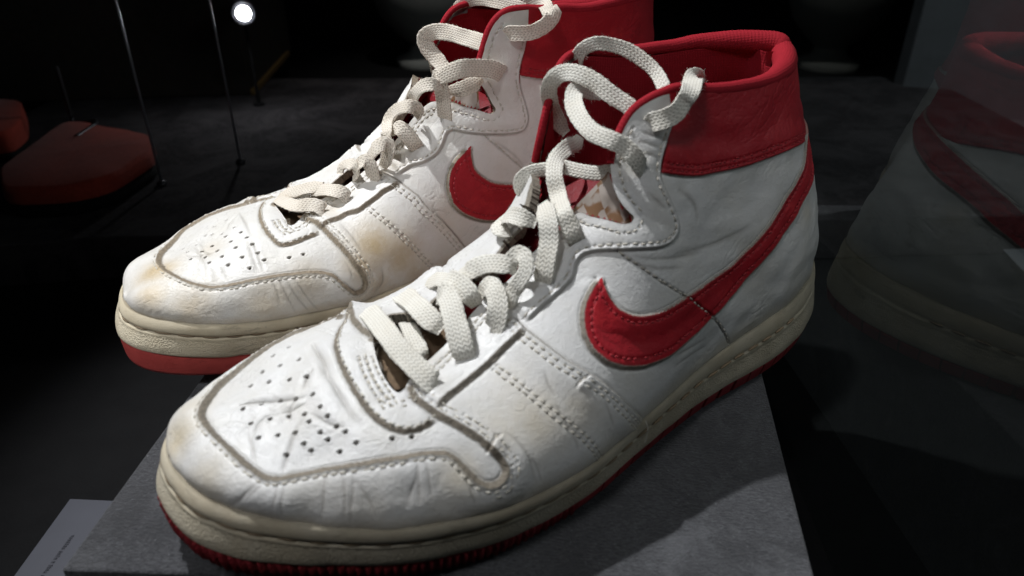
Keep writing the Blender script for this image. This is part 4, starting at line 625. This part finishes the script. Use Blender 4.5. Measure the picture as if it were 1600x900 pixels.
        for di,dj,va,vb in((1,0,1,2),(0,1,2,3)):
            A=keep[:nu-1-di,:nw-1-dj]; B=keep[di:,dj:]; cA=(cut&live)[:nu-1-di,:nw-1-dj]; cB=(cut&live)[di:,dj:]
            g=idm
            for i,j in zip(*np.where((A&cB)|(cA&B))):
                if di: e.append((g[i+1,j],g[i+1,j+1]))
                else: e.append((g[i,j+1],g[i+1,j+1]))
        A=keep[:,jc-1]; B=keep[:,jc+1]
        for i in np.where((A!=B)&(s.gu[:-1]>=s.uw))[0]: e.append((idm[i,jc],idm[i+1,jc]))
        e=np.array(e); ids,inv=np.unique(e.ravel(),return_inverse=True); inv=inv.reshape(-1,2); n=len(ids); Nn=VN[ids]
        lay=[P[ids]+Nn*.0001,P[ids]-Nn*.0014,P[ids]-Nn*.0034]; V=np.concatenate(lay); fs=[np.c_[inv[:,0]+k*n,inv[:,1]+k*n,inv[:,1]+(k+1)*n,inv[:,0]+(k+1)*n] for k in(0,1)]
        o=mesh_obj('cut_edge',V,np.concatenate(fs),s.main,s.parts['eyestay'],dict(raw=np.full(len(V),.95),dirt=np.r_[np.zeros(n),np.full(n,.1),np.full(n,.5)],stain=np.zeros(len(V))))
        # threads
        kd=KDTree(len(P)); 
        sel=np.unique(Fc[keep].ravel())
        for i in sel[::2]: kd.insert(P[i],int(i))
        kd.balance()
        for rows,nm,mt_,ln in((s.st,'stitching',M['thread'],.0021),(s.red,'red_stitching',M['redthread'],.0019)):
            VV=[];FF=[];b=0
            for X,t in rows:
                for qi,(x,tt) in enumerate(zip(X,t)):
                    if nm=='red_stitching' and min(qi,len(X)-1-qi)<1: continue
                    co,i,d=kd.find(x)
                    if d>.004: continue
                    nrm=VN[i]; tt=tt-nrm*(tt@nrm); tt/=np.linalg.norm(tt)+1e-9; bb=np.cross(nrm,tt); c=np.array(co)
                    for a_,r_,hh in((-.5,.00012,-.00012),(-.28,.00036,.00012),(.28,.00036,.00012),(.5,.00012,-.00012)):
                        for q_ in range(6):
                            an=q_*math.pi/3; VV.append(c+tt*ln*a_+(nrm*math.sin(an)+bb*math.cos(an))*r_+nrm*hh)
                    for k_ in range(3):
                        for q_ in range(6): FF.append((b+k_*6+q_,b+k_*6+(q_+1)%6,b+(k_+1)*6+(q_+1)%6,b+(k_+1)*6+q_))
                    b+=24
            if VV: tag(mesh_obj(nm,VV,np.array(FF),mt_,s.root),kind='stuff')
    # ---------------------------------------------------------------- collar roll, lining, tongue, inside
    def build_inside(s):
        jc=s.jc; ut=s.throat_near[0][0]; k=s.gu<=ut; near=s.P0[k,jc+1]; hid=s.P0[k,jc]
        Xn,_,nn_,_=s.curve([p for p in s.throat_near if 1][:9],.001); Xh,_,nh_,_=s.curve([(ut,-1e-5)]+s.throat_far[:-8:-1] if 'throat_far' in s.D else [(u,-w) for u,w in s.throat_near[:9]],.001)
        Nn=s.N0[k,jc+1]; Nh=s.N0[k,jc]
        st=6
        path=np.concatenate([Xh[::-1],hid[::-st][1:],near[::st][1:-1],Xn]); nor=np.concatenate([nh_[::-1],Nh[::-st][1:],Nn[::st][1:-1],nn_])
        rr=.0030+.0026*(1-sst(.02,.20,s.gu[k])); r=np.concatenate([np.full(len(Xh),.0017),rr[::-st][1:],rr[::st][1:-1],np.full(len(Xn),.0017)])
        q=dense(np.c_[path,nor,r],.0012,False); r=np.convolve(np.pad(q[:,6],8,mode='edge'),np.ones(17)/17,'valid'); c=q[:,:3]; 
        for _ in range(6): c[1:-1]=(c[:-2]+2*c[1:-1]+c[2:])/4
        nr=q[:,3:6]; nr/=np.linalg.norm(nr,axis=1)[:,None]; c=c-nr*(r*.95)[:,None]+np.array([0,0,.0006]); c+=np.c_[np.zeros((len(c),2)),.0007*noise(c,60,s.seed)]
        V,Fq,uv=tube(c,r,14,hint=nr); mesh_obj('collar_binding',V,Fq,M['knit'],s.parts['ankle_collar'],uv=uv)
        # lining: the inner skin
        gu=np.linspace(0,.93,150); w=np.r_[-np.linspace(1,0,56),np.linspace(0,1,56)]; w[55]=-1e-6; w[56]=1e-6
        uu,ww=np.meshgrid(gu,w,indexing='ij'); X=sample(uu.ravel(),ww.ravel(),s.gu,s.gw,s.P0).reshape(150,112,3); Nq=sample(uu.ravel(),ww.ravel(),s.gu,s.gw,s.N0).reshape(150,112,3)
        top=1-sst(.1,.45,np.abs(ww)); ank=1-sst(.30,.42,uu)
        th=.0036+.0022*top*ank+.0062*top*(1-sst(.040,.062,uu))+.0016*top*(1-sst(.05,.25,uu)); X=X-Nq*th[...,None]; X[...,2]-=.001*(np.abs(ww)<.02)
        X+=Nq*(.0007*noise(X,60,s.seed+40))[...,None]
        f=gridfaces(150,112).reshape(149,111,4); uc=(uu[:-1,:-1]+uu[1:,1:])/2; wc=(ww[:-1,:-1]+ww[1:,1:])/2
        keep=~inpoly(uc,wc,s.throat_poly); keep[:,55]=False
        zc=X[:-1,:-1,2]; knit=(zc>.062)&(uc<.52); uv=np.stack([uu*.36,ww*.1],-1).reshape(-1,2)
        hidc=(wc<0)&~knit
        for nm,mk,m_ in(('collar_lining',knit,M['knit']),('lining',~knit,M['checker'])):
            ff=f[keep&mk]; ids,inv=np.unique(ff.ravel(),return_inverse=True)
            mesh_obj(nm,X.reshape(-1,3)[ids],inv.reshape(-1,4)[:,::-1],m_,s.root,dict(dirt=np.zeros(len(ids)),raw=np.zeros(len(ids)),stain=np.full(len(ids),.3)),uv=uv[ids])
        # insole: fills the sole line
        gu=np.linspace(0,.99,90); c=np.stack([s.B.cols(gu,1)[:,0],s.B.cols(gu,-1)[:,0]],1); t=np.linspace(0,1,9)[None,:,None]; V=c[:,0:1]*(1-t)+c[:,1:2]*t; V[...,2]-=.001
        mesh_obj('insole',V.reshape(-1,3),gridfaces(90,9),M['inside'],s.root)
        # tongue: a padded strip sunk under the laces
        gu=np.linspace(.385,.745,70); wv=np.linspace(-.27,.27,15); uu,ww=np.meshgrid(gu,wv,indexing='ij')
        X=sample(uu.ravel(),ww.ravel(),s.gu,s.gw,s.P0).reshape(70,15,3); Nq=sample(uu.ravel(),ww.ravel(),s.gu,s.gw,s.N0).reshape(70,15,3)
        # smooth across the ridge gap
        a=X[:,:1]; b=X[:,-1:]; tt=np.linspace(0,1,15)[None,:,None]; mid=sample(gu,np.zeros(70)+1e-5,s.gu,s.gw,s.P0)[:,None]
        dep=np.interp(gu,[.385,.5,.6,.7,.8],[.022,.019,.017,.015,.013])[:,None,None]
        up=np.array([.25,0,.97]); X=(a*(1-tt)+b*tt)+ (np.sin(np.pi*tt)*.004)*up - dep*.62*up
        Z=X+np.array([0,0,-.0035]); V=np.concatenate([X.reshape(-1,3),Z.reshape(-1,3)]); f=np.concatenate([gridfaces(70,15),gridfaces(70,15)[:,::-1]+70*15])
        uvt=np.tile(np.stack([uu*.36,ww*.1],-1).reshape(-1,2),(2,1))
        fr=gu[:-1]>.64; sel=np.repeat(fr,14); sel=np.r_[sel,sel]
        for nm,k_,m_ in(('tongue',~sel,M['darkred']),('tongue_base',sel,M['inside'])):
            ids,inv=np.unique(f[k_].ravel(),return_inverse=True); z=np.zeros(len(ids))
            mesh_obj(nm,V[ids],inv.reshape(-1,4),m_,s.root,dict(dirt=z,raw=z,stain=z),uv=uvt[ids])
        # patterned flap showing through the notch below the ankle
        gu=np.linspace(.415,.51,16); wv=np.linspace(.12,.5,18); uu,ww=np.meshgrid(gu,wv,indexing='ij')
        X=sample(uu.ravel(),ww.ravel(),s.gu,s.gw,s.P0).reshape(16,18,3); Nq=sample(uu.ravel(),ww.ravel(),s.gu,s.gw,s.N0).reshape(16,18,3)
        X=X-Nq*(.0095-.005*sst(.2,.5,ww)+.001*noise(X,120,3))[...,None]; V=np.concatenate([X.reshape(-1,3),(X-Nq*.001).reshape(-1,3)]); f=gridfaces(16,18)
        mesh_obj('inner_flap',V,np.concatenate([f,f[:,::-1]+288]),M['checker'],s.root,uv=np.tile(np.stack([uu*.36,ww*.1],-1).reshape(-1,2),(2,1)))
        if s.main is M['white']:
            T=np.array(TAG); n=len(T); bd=np.array([0,-.0006,0]); V=np.concatenate([T,T+bd]); f=[list(range(n)),list(range(2*n-1,n-1,-1))]+[[i,(i+1)%n,(i+1)%n+n,i+n] for i in range(n)]
            V,f,_=tube(dense(THREAD,.001),.00016,5); mesh_obj('loose_thread',V,f,M['thread'],s.root)
            tg=mesh_obj('size_tag',V,f,M['paper'],s.root,smooth=False)
    # ---------------------------------------------------------------- sole
    def build_sole(s,toe_tread):
        n=520; uu=np.linspace(0,1,n//2+1); a=s.B.cols(uu,1)[:,0]; b=s.B.cols(uu,-1)[:,0]; ring=np.concatenate([a,b[-2:0:-1]]); U=np.r_[uu,uu[-2:0:-1]]; sidew=np.r_[np.ones(len(uu)),-np.ones(len(uu)-2)]
        q=dense(np.r_[ring,ring[:1]],.0011,False)[:-1]
        for _ in range(8): q=(np.roll(q,1,0)+2*q+np.roll(q,-1,0))/4
        n=len(q); t=np.roll(q,-1,0)-np.roll(q,1,0); t[:,2]=0; t/=np.linalg.norm(t,axis=1)[:,None]; o=np.cross(t,[0,0,1.]); 
        if ((q-q.mean(0))*o).sum()<0: o=-o
        x=q[:,0]; nearside=(q[:,1]>0); arc=np.r_[0,np.cumsum(np.linalg.norm(np.diff(q,axis=0),axis=1))]
        zl=np.interp(x,[0,.1,.215,.29,.32],[.0085,.008,.0075,.014,.0215]); zb=np.interp(x,[0,.1,.235,.29,.32],[0,0,.0002,.0045,.0095])
        ol=np.interp(x,[0,.03,.09,.15,.2,.25,.285,.305,.318],[.0040,.0035,.0010,-.0025,-.0035,-.0030,-.001,.004,.0062])
        # the groove under the rim fades behind the ball of the foot
        gk=np.interp(x,[.08,.17,.21,.33],[.25,.3,1,1]); rimk=np.interp(x,[.05,.17,.21,.33],[.25,.35,1,1])
        prof=[(-.02,-.004,0),(0,0,.0),(.03,.0006,0),(.10,.0011,0),(.2,.0013,0),(.3,.0013,0),(.4,.0012,0),(.5,.0011,0),(.56,.0010,0),(.605,.0009,-.1),(.63,.0008,-.9),(.655,.0008,-.1),(.69,.0009,.25),(.74,.0009,.4),(.80,.0009,.45),(.87,.0008,.4),(.93,.0006,.3),(.97,.0004,.15),(1.0,.0002,.1),(1.012,-.0012,0),(1.0,-.004,0)]
        V=[];rb=[];dt=[];rw=[]
        wob=.0004*noise(q,70,s.seed+50)
        for tt,ex,g in prof:
            z=zl+(q[:,2]-zl)*min(tt,1)+(.0005 if tt>1 else 0); gg=np.where(g<0,g*gk,g*rimk)/1000
            off=ol*(1-min(max(tt,0),1))+ex+gg+wob*(1 if 0<tt<1 else 0)
            p=q+o*off[:,None]; p[:,2]=z; V.append(p); rb.append(np.full(n,1. if .03<tt<.56 else .12)); dt.append(np.clip(np.where(g<-.3,.75*gk,.0)+(.25 if tt<=.03 else 0)+(.55 if tt>=.99 else 0)+.25*sst(.1,.7,noise(p,55,s.seed+51)),0,1)); rw.append(np.zeros(n))
        m=len(prof); V=np.stack(V,1); sv=gridfaces(n,m,True,False)
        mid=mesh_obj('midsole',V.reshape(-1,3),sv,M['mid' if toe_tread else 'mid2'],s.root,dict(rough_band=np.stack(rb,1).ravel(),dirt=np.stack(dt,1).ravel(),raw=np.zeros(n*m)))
        # long stitches lying in the groove
        VV=[];FF=[];b0=0; L=arc[-1]; pos=.0; k=8
        while pos<L-.008:
            i0=np.searchsorted(arc,pos); i1=min(np.searchsorted(arc,pos+.0078),n-1)
            if x[i0]>.05 and i1>i0+2:
                pts=V[i0:i1,k+2]+o[i0:i1]*.0006; tv,tf,_=tube(pts,np.linspace(0,1,len(pts))*0+.00065*np.sin(np.linspace(.15,math.pi-.15,len(pts)))**.5,6,hint=o[i0:i1]); VV.append(tv); FF.append(tf+b0); b0+=len(tv)
            pos+=.0098
        tag(mesh_obj('welt_stitching',np.concatenate(VV),np.concatenate(FF),M['welt'],mid),kind='stuff')
        # outsole: core, then tread blocks along the edge from the heel to the ball
        Vb=[];rb=[]
        ik=1. if toe_tread else .2
        for tt,ex in((0,-.02),(0,-.008),(0.02,-.0030*ik),(.15,-.0018*ik),(.55,-.0005*ik),(.9,.0000),(1.03,-.0004),(1.04,-.004)):
            core=np.where(x<.185,-.0016,0) if 0<tt<1.02 else 0
            p=q+o*(ol+ex+core)[:,None]; p[:,2]=zb+(zl-zb)*tt
            if toe_tread: p+=o*((np.where((x>.2),.0011,0)*np.sin(arc/.0030*2*np.pi))*(1 if .1<tt<.95 else 0))[:,None]
            Vb.append(p); rb.append(np.full(n,1. if toe_tread else .1))
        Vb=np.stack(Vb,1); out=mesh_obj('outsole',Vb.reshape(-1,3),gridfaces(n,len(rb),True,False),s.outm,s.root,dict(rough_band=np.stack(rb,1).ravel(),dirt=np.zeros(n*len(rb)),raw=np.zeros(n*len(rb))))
        pos=0.
        while pos<L-.01:
            i0=np.searchsorted(arc,pos); i1=min(np.searchsorted(arc,pos+.0086),n-1); pos+=.0100
            if x[i0:i1+1].max()>.19 or i1-i0<4: continue
            idx=np.arange(i0,i1+1); sec=[]
            for tt,ex in((0,-.007),(.02,-.0028),(.15,-.0014),(.85,.0000),(1.0,-.0004),(1.0,-.005)):
                p=q[idx]+o[idx]*(ol[idx]+ex)[:,None]; p[:,2]=zb[idx]+.0001+(zl[idx]-zb[idx])*tt; sec.append(p)
            sec=np.stack(sec,1); c=len(idx); f=gridfaces(c,6).tolist(); f+= [[k_ for k_ in range(5,-1,-1)],[ (c-1)*6+k_ for k_ in range(6)]]
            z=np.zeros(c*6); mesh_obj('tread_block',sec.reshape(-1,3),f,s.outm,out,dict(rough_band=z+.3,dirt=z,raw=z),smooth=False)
    # ---------------------------------------------------------------- laces
    def build_laces(s):
        rng=random.Random(s.seed); FV=[];FFc=[];fb=0
        for pts,wd_ in s.D['laces']:
            q=dense(np.array(pts),.0011); P=q[:,:3]; nn=q[:,3:6]; n=len(P); t,nn,b=frames(P,nn)
            for _ in range(3):
                nn[1:-1]=(nn[:-2]+nn[1:-1]+nn[2:])/3
            tw=.32*noise(P,75,s.seed+63)[:,None]; nn=nn+b*tw; t,nn,b=frames(P,nn)
            arc=np.r_[0,np.cumsum(np.linalg.norm(np.diff(P,axis=0),axis=1))]
            hw=wd_/2000*(1+.07*noise(P,130,s.seed+60)); e=np.minimum(arc,arc[-1]-arc); hw=hw*(.62+.38*sst(0,.006,e)); th=.00045*(1+.15*noise(P,200,s.seed+61))
            curl=.0012*noise(P,110,s.seed+62); hw=hw*.87
            k=18; a=np.linspace(0,2*np.pi,k,endpoint=False); ca=np.sign(np.cos(a))*np.abs(np.cos(a))**.5; sa=np.sign(np.sin(a))*np.abs(np.sin(a))**.4
            nub=1+.035*np.sin(arc/.0017*2*np.pi)[:,None]*(np.abs(ca)[None]>.9)
            V=P[:,None]+b[:,None]*(hw[:,None]*ca[None]*nub)[...,None]*1+nn[:,None]*(th[:,None]*sa[None]+(curl[:,None]*(ca[None]**2)) )[...,None]
            uv=np.stack([np.broadcast_to(arc[:,None],(n,k)),hw[:,None]*ca[None]+.02],-1).reshape(-1,2)
            f=gridfaces(n,k,False,True).tolist(); f+=[list(range(k))[::-1],[(n-1)*k+i for i in range(k)]]
            mesh_obj('lace',V.reshape(-1,3),f,s.lacem,s.root,uv=uv)
            # loose cotton fibres along the edges
            for _ in range(int(arc[-1]*1500)):
                i=rng.randrange(2,n-2); sd=rng.choice((-1,1)); p=P[i]+b[i]*hw[i]*sd*.95+nn[i]*rng.uniform(-.5,1)*th[i]
                d=b[i]*sd*rng.uniform(.2,1)+nn[i]*rng.uniform(-.4,1)+t[i]*rng.uniform(-1,1); d/=np.linalg.norm(d); ln=rng.uniform(.0008,.0022); c=np.cross(d,t[i]); c=c/(np.linalg.norm(c)+1e-9)*.00004
                p1=p+d*ln*.5+t[i]*rng.uniform(-.0004,.0004); p2=p1+d*ln*.5+nn[i]*rng.uniform(-.0005,.0005)
                FV+= [p-c,p+c,p1+c,p1-c,p2]; FFc+=[[fb,fb+1,fb+2,fb+3],[fb+3,fb+2,fb+4]]; fb+=5
        tag(mesh_obj('lace_fuzz',FV,FFc,s.lacem,s.root,uv=np.zeros((len(FV),2))),kind='stuff')
def simple(name,c,rough=.8,**k): return plain(name,c,rough,**k)
M['paper']=simple('paper_tag',(.78,.76,.70)); M['thread']=simple('white_thread',(.66,.62,.54)); M['redthread']=simple('red_thread',(.42,.03,.04)); M['welt']=simple('brown_welt_thread',(.27,.20,.125))
M['inside']=cloth('brown_inside',(.13,.085,.055),(.22,.155,.10),500,.9,.4,.0)
def checker():
    m,nt,b=mat('patterned_lining'); uv=coord(nt,'UV'); c=N(nt,'ShaderNodeTexChecker'); c.inputs['Scale'].default_value=1/.0085; c.inputs['Color1'].default_value=(.40,.35,.31,1); c.inputs['Color2'].default_value=(.20,.105,.05,1); wb=N(nt,'ShaderNodeVectorMath',operation='MULTIPLY_ADD'); nz=N(nt,'ShaderNodeTexNoise'); nz.inputs['Scale'].default_value=120; nt.links.new(uv,nz.inputs['Vector']); nt.links.new(nz.outputs['Color'],wb.inputs[0]); wb.inputs[1].default_value=(.004,.006,0); nt.links.new(uv,wb.inputs[2]); nt.links.new(wb.outputs[0],c.inputs['Vector'])
    n=tex(nt,coord(nt),120,4); nt.links.new(mix(nt,ramp(nt,n,.5,.62),c.outputs[0],(.36,.31,.27)),b.inputs['Base Color']); b.inputs['Roughness'].default_value=.85; return m
M['checker']=checker()
for name,label,base,D,loc,rz,nu,nn,nh,seed,mk,lk,tread in(
  ('sneaker','white and red high-top sneaker in front with loose laces, standing nearest on the grey block',Base(),FRONT,(.1533,.3547,0),34.8+180,840,300,110,3,'white','lace',True),
  ('sneaker','yellowed white and red high-top sneaker behind the front one, its red sole overhanging the block',Base(True,.008,-.003,1.018),REAR,(.0947,.4626,0),31.5+180,640,240,90,11,'white_tan','lace2',False)):
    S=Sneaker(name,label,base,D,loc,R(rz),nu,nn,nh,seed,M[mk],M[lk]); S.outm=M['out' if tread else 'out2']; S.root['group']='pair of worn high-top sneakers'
    S.features(); S.build_upper(); S.build_inside(); S.build_sole(tread); S.build_laces()
